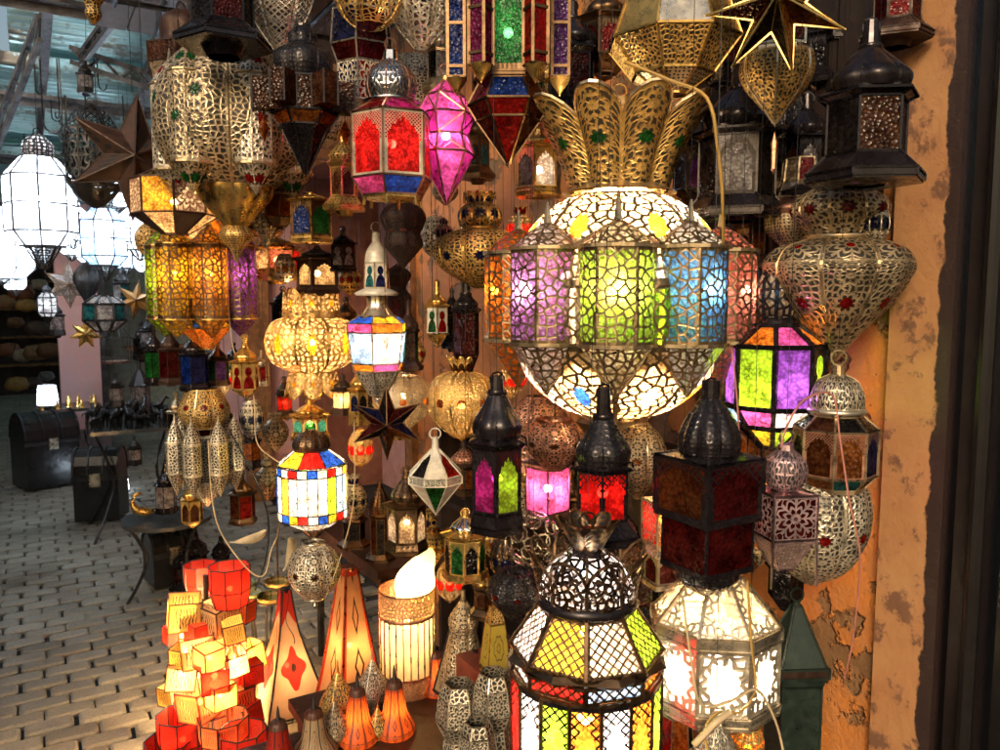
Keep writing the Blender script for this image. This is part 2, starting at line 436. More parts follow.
# --- ground: dark bedding sheet to the horizon and real cobbles over it
m = MB(); m.quadgrid([[(-60, 80, -.022), (60, 80, -.022)], [(-60, -20, -.022), (60, -20, -.022)]])
struct(m.build('ground', plain('joint_dirt', (.035, .03, .027), .8, bump=.004, scale=40)))
def cobble_mat():
    N = NT('cobble'); g = N.n('ShaderNodeNewGeometry').outputs['Random Per Island']
    nz = N.noise(7, detail=4); n2 = N.noise(90, detail=4, rough=.7); big = N.noise(1.3, detail=2)
    c = N.mixc(g, (.20, .185, .15), (.30, .28, .235))
    c = N.mixc(N.ramp(big, .35, .7, 0, .55), c, (.17, .155, .12))
    c = N.mixc(N.ramp(n2, .45, .8, 0, .6), c, (.06, .055, .05))
    r = N.ramp(nz, .3, .7, .5, .8)
    return N.done(N.n('ShaderNodeBsdfPrincipled', i={'Base Color': c, 'Roughness': r, 'Specular IOR Level': .25, 'Normal': N.bump(N.m_('ADD', N.m_('MULTIPLY', n2, .4), nz), .006, .9)}).outputs[0])
m = MB(); LX, LY = .172, .096; row = 0; y = 1.55; rnd = random.Random(3)
while y < 15:
    x = -3.2+(row % 2)*LX/2 + rnd.uniform(-.012, .012)
    xmax = 1.5
    while x < xmax:
        if (y < 2.0 and x > .9) or x < -.62-.12*y: x += LX; continue
        g = .0045; w = LX/2-g+rnd.uniform(-.004, .003); h = LY/2-g+rnd.uniform(-.003, .002)
        cx, cy, cz = x+rnd.uniform(-.004, .004), y+rnd.uniform(-.004, .004), rnd.uniform(-.003, .002)
        rot = rnd.uniform(-.03, .03); tx, ty = rnd.uniform(-.012, .012), rnd.uniform(-.018, .018); ch = .011
        out = [(-w+ch, -h), (w-ch, -h), (w, -h+ch), (w, h-ch), (w-ch, h), (-w+ch, h), (-w, h-ch), (-w, -h+ch)]
        b = len(m.v)
        for sc_, zo in ((1, -.022), (1, -.004), (.86, .002)):
            for (a, c) in out:
                a2, c2 = a*(sc_ if sc_ == 1 else (abs(a)-.009)/abs(a)), c*(sc_ if sc_ == 1 else (abs(c)-.009)/abs(c))
                m.v.append((cx+a2*cos(rot)-c2*sin(rot), cy+a2*sin(rot)+c2*cos(rot), cz+zo+(a2*tx+c2*ty if zo > -.02 else 0)))
        for L_ in (0, 8):
            for q in range(8):
                q2 = (q+1) % 8; m.f.append([b+L_+q, b+L_+q2, b+L_+8+q2, b+L_+8+q]); m.mi.append(0); m.uv += [(0, 0)]*4; m.um += [(0, 0)]*4
        m.f.append([b+16+q for q in range(8)]); m.mi.append(0); m.uv += [(0, 0)]*8; m.um += [(0, 0)]*8
        x += LX
    y += LY; row += 1
struct(m.build('cobblestone_paving', cobble_mat(), smooth=False))

# --- shop wall of old stucco
def stucco(name, base, second, under, peel=.62, bump=.006, sc_=3.2):
    N = NT(name); co = N.n('ShaderNodeTexCoord').outputs['Object']
    big = N.noise(sc_, co, 6, .62); mid = N.noise(11, co, 5, .6); fine = N.noise(85, co, 4, .7)
    sp = N.n('ShaderNodeTexVoronoi', i={'Vector': co, 'Scale': 34., 'Randomness': 1.}).outputs['Distance']
    c = N.mixc(N.ramp(mid, .35, .68), base, second)
    pl = N.ramp(big, peel, peel+.03); pock = N.m_('LESS_THAN', N.m_('ADD', sp, N.m_('MULTIPLY', mid, .5)), .30)
    c = N.mixc(N.m_('MULTIPLY', pock, .8), c, under)
    c = N.mixc(pl, c, N.mixc(fine, under, tuple(min(1, x*2.2) for x in under)))
    c = N.mixc(N.ramp(fine, .5, .8, 0, .35), c, under)
    h = N.m_('SUBTRACT', N.m_('ADD', N.m_('MULTIPLY', fine, .35), mid), N.m_('ADD', N.m_('MULTIPLY', pl, .9), N.m_('MULTIPLY', pock, .6)))
    return N.done(N.n('ShaderNodeBsdfPrincipled', i={'Base Color': c, 'Roughness': N.ramp(mid, .3, .7, .45, .75), 'Normal': N.bump(h, bump, 1.)}).outputs[0])
ST = stucco('ochre_stucco', (.62, .21, .04), (.46, .20, .07), (.15, .08, .035), peel=.53, bump=.012, sc_=4.5)
root = empty('shop_wall', (1.5, .93, 0), 'long ochre stucco wall with peeling patches behind the hanging lanterns', 'wall')
def slab(name, x0, x1, y0, y1, z0, z1, mat, parent=None, o=(0, 0, 0)):
    m = MB(); m.box(((x0+x1)/2-o[0], (y0+y1)/2-o[1], (z0+z1)/2-o[2]), (x1-x0, y1-y0, z1-z0)); return m.build(name, mat, parent)
W = (1.5, .93, 0)
slab('plaster', 1.5, 1.8, .935, 3.25, 0, 3.3, ST, root, W)
slab('plaster', 1.5, 1.8, 6.1, 7.9, 0, 3.3, stucco('pink_stucco', (.55, .27, .26), (.50, .30, .30), (.2, .12, .1)), root, W)
slab('lintel', 1.5, 1.8, 3.25, 6.1, 2.5, 3.3, ST, root, W)
# recess behind (open doorway of the shop)
rc = empty('doorway', (1.5, 4.6, 0), 'dark open doorway with maroon walls behind the lit globe lanterns', 'doorway')
WR = (1.5, 4.6, 0); mar = stucco('maroon_plaster', (.16, .045, .03), (.24, .10, .06), (.05, .02, .015))
slab('back_wall', 2.5, 2.6, 3.2, 6.2, 0, 3, stucco('mauve_plaster', (.42, .25, .26), (.34, .16, .15), (.12, .06, .05), sc_=1.5), rc, WR)
slab('side_wall', 1.8, 2.5, 3.1, 3.25, 0, 3, mar, rc, WR); slab('side_wall', 1.8, 2.5, 6.1, 6.2, 0, 3, mar, rc, WR)
slab('ceiling', 1.8, 2.6, 3.1, 6.2, 2.5, 2.6, mar, rc, WR)
wood = plain('old_wood', (.32, .14, .055), .5, bump=.004, scale=30, var=.6)
slab('door_jamb', 1.38, 1.56, 6.02, 6.14, 0, 2.6, wood, rc, WR)
slab('door_jamb', 1.47, 1.58, 3.23, 3.31, 0, 2.5, wood, rc, WR)
# pilaster and dark shutter at the right edge
def plaster_edge():
    N = NT('painted_pilaster'); co = N.n('ShaderNodeTexCoord').outputs['Object']; sp = N.n('ShaderNodeSeparateXYZ', i={0: co}).outputs
    nz = N.noise(9, co, 6, .65); fine = N.noise(60, co, 4, .7)
    edge = N.m_('ADD', sp[1], N.m_('MULTIPLY', N.m_('SUBTRACT', nz, .5), .06))
    c = N.mixc(N.ramp(nz, .35, .65), (.42, .21, .085), (.36, .165, .08))
    lo = N.noise(3.5, co, 6, .7); c = N.mixc(N.ramp(lo, .44, .68), c, (.44, .24, .11)); c = N.mixc(N.ramp(lo, .42, .30), c, (.28, .11, .04))
    c = N.mixc(N.ramp(N.m_('ADD', nz, N.m_('MULTIPLY', fine, .3)), .70, .76), c, (.17, .085, .05))
    c = N.mixc(N.ramp(edge, -.022, -.026), c, (.03, .016, .014))
    return N.done(N.n('ShaderNodeBsdfPrincipled', i={'Base Color': c, 'Roughness': .55, 'Normal': N.bump(N.m_('ADD', nz, N.m_('MULTIPLY', fine, .4)), .005, 1.)}).outputs[0])
pr = empty('pilaster', (1.47, .86, 0), 'smooth cream and pink painted plaster pilaster at the right end of the stall', 'pilaster')
m = MB(); m.box((0.02, 0.012, 1.65), (.05, .125, 3.3)); m.build('painted_face', plaster_edge(), pr)
sh = empty('door_frame', (1.45, .72, 0), 'dark brown metal door frame and shutter at the right edge', 'door frame')
dk = plain('dark_door_paint', (.008, .006, .006), .42, bump=.002, scale=30, var=.5)
m = MB(); m.box((.05, .035, 1.65), (.1, .045, 3.3)); m.build('frame_strip', plain('mauve_rust', (.014, .008, .008), .5, bump=.004, scale=14), sh)
m = MB(); m.tube([(-.012, .012, 0), (-.012, .012, 3.3)], .014, 10); m.build('edge_pipe', plain('black_pipe', (.012, .010, .010), .35), sh)
m = MB(); m.box((.04, -.42, 1.65), (.06, .80, 3.3)); m.build('shutter', dk, sh)
m = MB()
for k in range(3): m.box((.008, -.10-.17*k, 1.65), (.012, .018, 3.2))
m.build('moulding', dk, sh)

# --- far row of shops
pp = xy(75, 8)
pk = stucco('pink_wall', (.75, .42, .44), (.70, .46, .48), (.35, .2, .2), peel=.7)
fw_ = empty('far_shop_wall', (.45, 9.1, 0), 'narrow pink plastered pier between the far shops', 'wall')
m = MB(); m.box((-.02, 0, 1.25), (.40, .35, 2.5)); m.build('pier', pk, fw_)
m = MB(); m.box((-.02, -.19, .12), (.46, .04, .24)); m.build('plinth', plain('grey_plinth', (.25, .2, .2)), fw_)
fs = empty('far_shopfront', (1.1, 9.3, 0), 'grey green shopfront with dark iron post behind the trinket table', 'shopfront')
m = MB(); m.box((.1, .1, 1.3), (1.0, .1, 2.6)); m.build('panel', plain('greygreen', (.26, .29, .25), .5, bump=.003), fs)
m = MB(); m.box((-.47, -.35, 1.3), (.07, .07, 2.6)); m.build('post', metal('iron'), fs)
m = MB(); m.box((.2, -.3, 1.05), (.9, .5, .03)); m.build('shelf', wood, fs)
m = MB(); m.box((.2, -.3, 1.55), (.9, .5, .03)); m.build('shelf', wood, fs)
# alley end and the opposite row
dkb = plain('shop_dark', (.05, .03, .028), .7, bump=.003, scale=6)
en = empty('end_shop', (-.6, 14.5, 0), 'dim shop with goods on shelves closing the far end of the alley', 'shop')
m = MB(); m.box((0, .6, 1.45), (4.4, .2, 2.9)); m.build('back_wall', dkb, en)
for z in (.5, .95, 1.4, 1.85):
    m = MB(); m.box((0.2, .32, z), (3.2, .35, .03)); m.build('shelf', wood, en)
m = MB(); m.box((0, .3, 2.6), (4.4, .5, .35)); m.build('fascia', plain('fascia', (.16, .10, .09)), en)
op = empty('opposite_wall', (-2.45, 5, 0), 'brown shop wall on the far left side of the alley', 'wall')
m = MB(); m.box((-.1, 3, 1.5), (.2, 14, 3.0)); m.build('plaster', stucco('brown_plaster', (.20, .11, .09), (.14, .08, .07), (.05, .03, .03)), op)
m = MB(); m.box((.02, 1, 1.15), (.06, 9, 2.1)); m.build('dark_panel', dkb, op)  # solid dark panel; the shade of open shopfronts is put into its colour

# --- roof of corrugated sheets on lattice trusses
def corr_mat():
    N = NT('corrugated_sheet'); nz = N.noise(2.2, detail=6, rough=.6); f = N.noise(30, detail=3)
    c = N.mixc(N.ramp(nz, .35, .65), (.36, .52, .52), (.58, .74, .72)); c = N.mixc(N.ramp(N.m_('ADD', nz, N.m_('MULTIPLY', f, .4)), .70, .80), c, (.20, .12, .07))
    p = N.n('ShaderNodeBsdfPrincipled', i={'Base Color': c, 'Roughness': .3, 'Metallic': .75}).outputs[0]
    t = N.n('ShaderNodeBsdfTranslucent', i={'Color': (.4, .75, .75, 1)}).outputs[0]
    return N.done(N.mixs(.28, p, t))
cm = corr_mat()
def sheet(x0, x1, y0, y1, z, tilt=0, name='roof_sheet', label=None, par=None, slope=0):
    m = MB(); n = int((y1-y0)/.0125); nx = 2; rows = []
    for k in range(n+1):
        y = y0+(y1-y0)*k/n; zt = z+.045*sin(2*pi*y/.14)+tilt*(y-y0)
        rows.append([(x0+(x1-x0)*i/nx, y, zt+slope*(x1-x0)*i/nx) for i in range(nx+1)])
    m.quadgrid(rows); return m.build(name, cm, par, smooth=True)
rf = empty('market_roof', (0, 6, 3.3), 'teal corrugated metal sheets roofing the alley at upper left', 'roof')
def sh_(x0, x1, y0, y1, z, **k): o = sheet(x0, x1, y0-6, y1-6, z-3.3, par=rf, name='corrugated_sheet', **k); return o
sh_(-.02, 2.2, 3.3, 5.1, 3.34, tilt=.0)
sh_(-.03, 2.2, 4.55, 6.6, 3.2, tilt=.02)
sh_(-2.1, 2.2, 6.05, 9.2, 3.10, tilt=.01); sh_(-2.3, 2.2, 8.6, 12.2, 3.0); sh_(-2.3, 2.2, 12.1, 15.6, 2.95)
def truss(x, y0, y1, z, name='roof_truss', label='', dx=0, h=.17):
    r = empty(name, (x, y0, z), label, 'truss'); L_ = y1-y0; D = Vector((dx, L_, 0)); ang = atan2(-dx, L_)
    ro = Matrix.Rotation(ang, 3, 'Z'); im = metal('truss')
    for zz_ in (0, h):
        m = MB(); m.box(D/2+Vector((0, 0, zz_)), (.045, D.length, .035), ro); m.build('chord', im, r)
    m = MB(); n = max(2, int(D.length/.22)); pts = [D*(k/n)+Vector((0, 0, h if k % 2 else 0)) for k in range(n+1)]
    m.tube(pts, .009, 5); m.build('lattice_bars', im, r); return r
METAL['truss'] = ((.16, .15, .16), .5, .45)
truss(-.95, 3.2, 9.5, 2.86, label='long grey lattice truss running under the roof at far left')
truss(.15, 2.9, 9.5, 2.98, label='lattice truss under the roof above the hanging hooks')
def beam(name, a, b, w, label, mat=None):
    a, b = Vector(a), Vector(b); r = empty(name, tuple(a), label, 'beam'); d = b-a
    q = d.to_track_quat('Y', 'Z').to_matrix(); m = MB()
    m.box(d/2+Vector((0, 0, 0)), (w, d.length, w*.35), q); m.build('flange', mat or metal('truss'), r)
    m = MB(); m.box(d/2-q @ Vector((w*.42, 0, w*.45)), (w*.12, d.length, w*.8), q); m.build('web', mat or metal('truss'), r); return r
beam('roof_beam', (-2.3, 4.3, 2.93), (1.8, 4.3, 2.93), .06, 'dark cross beam carrying the nearest iron hooks')
beam('roof_beam', (-2.3, 6.2, 2.9), (1.8, 6.2, 2.9), .07, 'dark cross beam behind the hanging hooks')
beam('roof_beam', (-2.3, 8.6, 2.86), (1.8, 8.6, 2.86), .08, 'pale cross beam above the bright white lantern')
beam('roof_beam', (.55, 3.2, 2.82), (.75, 7.0, 2.80), .06, 'rusty rail beside the dark filigree cylinder')
def rafter(a, b, label, h=.12):
    a, b = Vector(a), Vector(b); r = empty('lattice_rafter', tuple(a), label, 'truss'); d = b-a; up = Vector((0, 0, h)); n = max(3, int(d.length/.13)); im = metal('truss')
    for o_ in (Vector((0, 0, 0)), up): m = MB(); m.tube([o_, d+o_], .018, 4); m.build('chord', im, r)
    m = MB(); m.tube([d*(k/n)+(up if k % 2 else Vector((0, 0, 0))) for k in range(n+1)], .008, 4); m.build('lattice_bars', im, r)
rafter(P(-12, 190, 5.0), P(54, 40, 4.1), 'inclined grey lattice rafter rising from the left edge of the roof')
rafter(P(270, 128, 4.0), P(84, 62, 4.6), 'dark lattice bar crossing above the dark filigree cylinder', .08)
rafter(P(128, 20, 3.9), P(92, 66, 4.6), 'short steep blue grey strut beside the golden pendant', .06)
# hooks
def hook(p, z0, L_, big=False):
    m = MB(); R_ = .03 if not big else .055
    pts = [(0, 0, L_)] + [(0, 0, R_)] + [(R_-R_*cos(a), 0, -R_*sin(a)*1) for a in (.4, .8, 1.2, 1.57, 2.0, 2.5, 3.0, 3.4)]
    m.tube(pts, .0042, 4); o = m.build('iron_hook', metal('iron')); o.location = (p[0], p[1], z0); o.rotation_euler = (0, 0, rnd.uniform(0, 3)); return o
hooks = []
for k in range(34):
    px = rnd.uniform(20, 262); f = rnd.choice([4.6, 5.4, 6.6]); p = xy(px, f); L_ = rnd.uniform(.12, .42)
    o = hook(p, 2.86-L_+.06, L_, k % 5 == 0); tag(o, 'thin black iron hook hanging empty under the roof beams', 'hook', 'empty iron hooks under the roof'); hooks.append(o)
# shop rails carrying the lanterns
for k, x in enumerate((.35, .75, 1.1, 1.4)):
    m = MB(); m.tube([(x, .2, RAILZ+.01), (x, 3.6, RAILZ+.01)], .012, 6)
    struct(m.build('hanging_rail', metal('iron')))
for k, y in enumerate((.3, 1.2, 2.0, 2.8, 3.6)):
    m = MB(); m.tube([(.2, y, RAILZ+.03), (1.6, y, RAILZ+.03)], .012, 6)
    struct(m.build('hanging_rail', metal('iron')))
# awning over the deep half of the stall
aw = empty('shop_awning', (1.0, 2.9, 2.8), 'dark boards roofing the lantern stall above the frame', 'awning')
m = MB()
for k in range(9): m.box((-.62+k*.155, .2, .03), (.15, 2.2, .02))
m.build('boards', plain('awning_wood', (.09, .05, .035), .7, bump=.003), aw)

# ================================================================== LIGHT
w = bpy.data.worlds.new('World'); sc.world = w; w.use_nodes = True; nt = w.node_tree
bg = nt.nodes['Background']; sky = nt.nodes.new('ShaderNodeTexSky'); sky.sky_type = 'NISHITA'; sky.sun_disc = False
sky.sun_elevation = rad(24); sky.sun_rotation = rad(228); sky.dust_density = 5; sky.air_density = 1.5
nt.links.new(sky.outputs[0], bg.inputs[0]); bg.inputs[1].default_value = .048
sd = bpy.data.lights.new('sun', 'SUN'); sd.energy = .8; sd.angle = rad(14); sd.color = (1, .78, .54)
so = bpy.data.objects.new('sun', sd); COL.objects.link(so)
d = Vector((sin(rad(228))*cos(rad(24)), cos(rad(228))*cos(rad(24)), sin(rad(24))))
so.rotation_euler = d.to_track_quat('Z', 'Y').to_euler(); so.location = (-2, -4, 6)

vs = sc.view_settings; vs.view_transform = 'Standard'; vs.look = 'None'; vs.exposure = 1.45; vs.gamma = 1; vs.use_curve_mapping = False
cy = sc.cycles; cy.use_denoising = True; cy.denoiser = 'OPENIMAGEDENOISE'; cy.use_adaptive_sampling = True; cy.adaptive_threshold = .03
cy.max_bounces = 5; cy.diffuse_bounces = 2; cy.glossy_bounces = 2; cy.transmission_bounces = 3; cy.transparent_max_bounces = 14
cy.sample_clamp_indirect = 4; cy.sample_clamp_direct = 0; cy.caustics_reflective = False; cy.caustics_refractive = False; cy.use_light_tree = True

# board and cabinet added to darken the wall behind the lanterns
hb = empty('dark_backing_board', (1.47, 1.22, 1.5), 'nearly black board added to darken the wall behind the black lanterns, upper right', 'board')
dkw = plain('black_wood', (.03, .018, .014), .5, bump=.003, scale=20)
m = MB()
for k in range(5): m.box((0, -.20+.1*k, .62), (.03, .096, 1.2))
m.build('planks', dkw, hb)
cb = empty('backing_cabinet', (1.4, 2.0, 0), 'dark open shelving added to darken the orange wall behind the hanging black lanterns', 'cabinet')
m = MB(); m.box((.075, 0, .58), (.02, 1.2, 1.16)); m.build('back', dkw, cb)
for z in (.45, .8, 1.15):
    m = MB(); m.box((-.02, 0, z), (.18, 1.2, .022)); m.build('shelf', dkw, cb)
for y in (-.6, 0, .6):
    m = MB(); m.box((-.021, y, .57), (.17, .024, 1.1)); m.build('upright', dkw, cb)
# ================================================================== LANTERNS
HL = 'hanging_lantern'
g = glass
def G_(s, clear=.22): return [glass(k, clear) for k in s.split()]
def F_(mk, pat, gl, **k): return [filig(mk, pat, q, **k) for q in gl.split()]

def house(label, px, y0, y1, w, f, n=6, rot=0, fr='black', pane='red', pm=None, dome='black', dpat='dots', S=90, bulge=.12, neck=.16,
          bw=.62, skirt=.98, vs=(.14, .36, .44, .78, .92), group=None, cat='lantern', lit=None, bot='skirt', hang=True, domeg=None, name=HL, cyc=None, dr=.72, dbump=None, flip=False):
    """domed lantern: neck, lobed pierced dome, cornice, glazed body, skirt or tapered foot"""
    L = Lan(name, label, cat, px, y0, y1, w, f, n, rot, group, fr, hang)
    a, b, c, d, e = vs; dm = filig(dome, dpat, domeg, S=S) if dpat else metal(dome)
    L.neck(.02 if hang else 0, a+.03, neck*.8, neck, metal(fr))
    L.lathe('collar', [(a-.01, neck*1.25), (a+.012, neck*1.4), (a+.025, neck*1.1)], metal(fr), 12, k=1)
    L.lobe('dome', [(a, neck), (a+(b-a)*.35, dr*.62), (a+(b-a)*.7, dr*.97), (b, dr*.9)], dm, bulge=bulge, n=n)
    L.panel('cornice', b, dr*.9, b+(c-b)*.45, bw*1.25, metal(fr), bars=True).panel('cornice', b+(c-b)*.45, bw*1.25, c, bw, metal(fr))
    pn = pm or G_(pane)
    L.panes(c, bw, d, bw, pn)
    if bot == 'skirt':
        L.panel('skirt', d, bw, d+(e-d)*.75, skirt, filig(fr, 'dots', None, S=S*.8, th=.2) if dpat else metal(fr)); L.panel('hem', d+(e-d)*.75, skirt, e, skirt, metal(fr))
        L.plate('base_plate', e, skirt*.98, metal(fr)); L.lathe('underside', [(e, skirt*.5), (1, skirt*.35)], metal(fr), 8, k=1)
    elif bot == 'taper':
        L.panel('lower_panel', d, bw, e, bw*.45, pn if pm is None else metal(fr)); L.finial(e, 1, .3)
    elif bot == 'cone':
        L.panel('lower_panel', d, bw, 1, .02, [g(k) for k in (cyc or pane).split()] if not pm else metal(fr))
    elif bot == 'feet':
        L.panel('lower_panel', d, bw, e, bw*.8, G_(cyc or 'blue pink')); L.feet(e-.01, 1, bw*.72)
    elif bot == 'flat':
        L.plate('base_plate', d+.01, bw*1.15, metal(fr)); L.panel('hem', d, bw*1.12, 1, bw*1.12, metal(fr))
    if lit: L.bulb((c+d)/2, lit[0], lit[1])
    L.done(); return L

def gourd(label, px, y0, y1, w, f, pts, n=8, mk='silver', pat='medal', S=150, bulge=.1, accent='navy', lit=None, gl=None, rot=0, group=None, th=None, cat='lantern', hang=True, extra=None, part='body', fr=None, ribs=True):
    L = Lan(HL if hang else 'standing_lantern', label, cat, px, y0, y1, w, f, n, rot, group, fr or mk, hang)
    for q, p_ in enumerate(pts):
        nm = p_[0]
        if nm in ('crown',): L.crown('crown', p_[1], p_[2], p_[3], p_[4], filig(mk, pat, gl, S=S, accent=accent, th=th))
        elif nm == 'neck': L.neck(p_[1], p_[2], p_[3], p_[4], metal(mk))
        elif nm == 'finial': L.finial(p_[1], p_[2], p_[3], metal(mk))
        elif nm == 'rim': L.lathe('rim', [(p_[1]-.012, p_[2]), (p_[1], p_[2]*1.05), (p_[1]+.012, p_[2])], metal(mk), 24, k=1)
        else: L.lobe(nm, p_[1], filig(mk, p_[2] if len(p_) > 2 else pat, gl, S=S, accent=accent, th=th), bulge=bulge, ribs=ribs)
    if lit: L.bulb(lit[2] if len(lit) > 2 else .5, lit[0], lit[1])
    L.done(); return L

WARM = (1, .62, .26); WW = (1, .78, .48); COOL = (.78, .92, 1.0); NEUT = (1, .93, .8)

# ---------- the great chandelier: globe, flared crown and ring of coloured pierced cylinders
L = Lan('globe_chandelier', 'largest lit globe lantern with flared pierced crown and ring of coloured cylinders', 'chandelier', 617, 84, 434, 226, 1.62, 8, 22.5, None, 'oldsilver', fw=.004)
L.neck(0, .08, .1, .14, metal('oldsilver'))
L.crown('crown', .305, .43, .055, .80, filig('brass', 'medal', None, S=78, th=.14, accent='green'), n=9, arch=.24, cup=.16, curve=-.05)
L.lathe('crown_collar', [(.27, .36), (.29, .42), (.305, .50)], metal('oldsilver'), 24)
gl = [filig('tin', 'vor', 'cream', S=48, accent='yellow', th=.13), filig('tin', 'vor', 'clear', S=48, accent='yellow', th=.13), filig('tin', 'vor', 'cream', S=48, accent='lime', th=.13), filig('tin', 'vor', 'warm', S=48, accent='orange', th=.13)]
R0 = 1.0
def glob(t): a = pi*(.5-t); return cos(a)
v0, v1 = .29, .955
def gp(t0, t1, k=7, rr=1.0):
    out = []
    for i in range(k):
        t = t0+(t1-t0)*i/(k-1); out.append((v0+(v1-v0)*(1-cos(pi*t))/2, rr*sin(pi*t)**.9))
    return out
L.lobe('upper_gore', gp(.12, .45), gl, bulge=.07, k=2)
L.lobe('band', gp(.45, .60, 3), [filig('tin', 'vor', c, S=55, th=.12) for c in ('lime', 'sky', 'purple', 'cream')], bulge=.07, k=2)
low = [filig('tin', 'vor', c, S=48, accent=a, th=.13) for c, a in (('warm', 'sky'), ('cream', 'orange'), ('clear', 'coral'), ('warm', 'blue'))]
L.lobe('lower_gore', gp(.60, .93), low, bulge=.07, k=2)
L.lathe('bottom_cap', [(.93, .34), (.955, .28), (.975, .12), (1, .02)], metal('oldsilver'), 16)
bc = ['lime2', 'sky2', 'coral', 'purple', 'red', 'cream', 'amber', 'orange', 'violet2']
bm_ = [filig('tin', 'vor', c, S=58, th=.12) for c in bc]
# facing camera: index order goes clockwise; ph places the lime one in front
L.bullets(9, .87, .40, .86, .30, bm_, cone=.16, cone2=.30, ph=-.5625, conemats=[filig('tin', 'vor', c, S=60, th=.15) for c in ('cream', 'clear', 'coral', 'clear', 'cream', 'warm', 'clear', 'orange', 'clear')])
for k in range(9):
    c = L.pt(k-.5625, 9, .58, 1.08); m = MB(); r = .009; m.lathe([(0, r), (r*.7, r*.7), (r, 0), (r*.7, -r*.7), (0, -r)], 7, tuple(c)); m.build('bulb', glow((1, .85, .6), [200, 75, 75, 40, 40, 40, 60, 75, 75][k]), L.root, smooth=True)
L.bulb(.56, 5.5, WW, r=.03)
for k, (a, rr, T) in enumerate(((0.1, .72, 1.0), (-1.0, .7, .5), (1.1, .7, .5))):
    m = MB(); r = .014; m.lathe([(0, r), (r*.7, r*.7), (r, 0), (r*.7, -r*.7), (0, -r)], 7, (L.R*rr*sin(a), -L.R*rr*cos(a), L.Z(.55)))
    m.build('bulb', glow((1, .85, .55), 55*T*4), L.root, smooth=True)
L.done()

# ---------- near dark lanterns in front of the globe
house('black domed lantern with scarlet crackle glass in front of the big globe', 605, 384, 541, 84, 1.33, 6, 30, 'black', pm=F_('black', 'arch', 'red', S=75), dome='black', vs=(.20, .50, .53, .84, .97), neck=.2, bw=.66, dr=.68, dpat='dots', S=110, lit=(.25, (1, .5, .4)))
L = Lan(HL, 'black broad lantern with dark red arches and a pierced lower bowl over the white lamp', 'lantern', 713, 378, 598, 108, 1.27, 4, 45, None, 'black')
L.neck(.01, .1, .17, .17); L.lobe('dome', [(.09, .17), (.17, .42), (.26, .58), (.33, .56)], filig('black', 'dots', None, S=110, th=.22), n=8, bulge=.12)
L.panel('roof_plate', .33, .6, .35, 1.0, metal('black')).panes(.35, 1.0, .60, 1.0, F_('black', 'arch', 'maroon brownglass', S=60), part='glass_pane')
L.plate('middle_plate', .61, 1.0); L.panes(.62, .82, .84, .82, G_('maroon')).plate('lower_plate', .845, .86)
L.lobe('bowl', [(.85, .62), (.90, .6), (.95, .35), (.985, .05)], filig('black', 'dots', None, S=110, th=.3), n=8).finial(.96, 1, .08); L.done()
house('black lantern with lime and magenta crackle panes left of the scarlet one', 497, 372, 532, 70, 1.45, 6, 28, 'black', pm=F_('black', 'solidarch', 'lime magenta brownglass purple', S=75), dome='black', vs=(.12, .40, .46, .86, .97), neck=.22, bw=.78, dr=.74, dpat=None, skirt=.85, lit=(.2, NEUT))

# ---------- right hand column near the stucco
house('black lacquered lantern with amber panes and wide flared skirt near the pilaster', 859, 18, 186, 114, 1.33, 6, 20, 'black', 'brownglass brownglass dark', dome='black', vs=(.17, .44, .50, .82, .97), bw=.66, dr=.70, neck=.15, dpat=None, skirt=1.0)
gourd('tallest silver gourd lantern with red jewel and pointed tail near the pilaster', 836, 182, 364, 142, 1.5,
      [('neck', .0, .04, .12, .12), ('upper_bulb', [(.02, .30), (.08, .56), (.16, .66), (.24, .5), (.30, .42)]), ('rim', .30, .46), ('shoulder', [(.31, .46), (.36, .86), (.44, 1.0)], 'rose'), ('body', [(.44, 1.0), (.50, .98), (.66, .74), (.84, .32), (.98, .03)])],
      n=8, S=92, accent='red', mk='oldsilver', rot=10)
L = Lan(HL, 'lit stained lantern with green, purple and pink panes in a black frame', 'lantern', 777, 252, 452, 96, 1.52, 8, -22, None, 'black', fw=.0062)
L.neck(.0, .05, .15); L.lobe('dome', [(.04, .15), (.13, .36), (.24, .40), (.33, .34)], filig('black', 'vor', 'cream', S=60, th=.16), n=8); L.lathe('collar', [(.33, .34), (.36, .4), (.38, .34)], metal('black'), 12)
L.panes(.36, .42, .46, 1.0, G_('orange pink orange purple')).panes(.46, 1.0, .76, 1.0, [g('lime'), g('purple'), filig('black', 'key', 'lime'), g('lime'), g('purple'), g('lime'), filig('black', 'key', 'lime'), g('purple')], off=0)
L.panes(.76, 1.0, .86, .72, G_('pink white sky pink magenta')).panes(.86, .72, .97, .25, G_('yellow lime orange pink')).finial(.97, 1, .15).bulb(.70, 1.1, (1, .95, .85)); L.done()
L = Lan(HL, 'silver octagonal lantern with domed cap and orange and navy arched panes by the stucco', 'lantern', 841, 350, 492, 80, 1.42, 8, 22, None, 'oldsilver', fw=.0025)
L.neck(.0, .18, .16, .17, metal('oldsilver')); L.lobe('dome', [(.17, .2), (.22, .5), (.32, .66), (.40, .66)], filig('silver', 'rose', None, S=90), n=8, bulge=.06); L.lathe('collar', [(.40, .66), (.42, .74), (.44, .66)], metal('silver'), 24, k=1)
L.panes(.45, .62, .54, 1.0, G_('dark maroon dark brownglass')).panes(.54, 1.0, .86, 1.0, F_('copper', 'arch', 'amber navy dark brownglass', S=170), off=0).panes(.86, 1.0, .95, .72, G_('teal amber dark')).plate('base_plate', .96, .7); L.done()
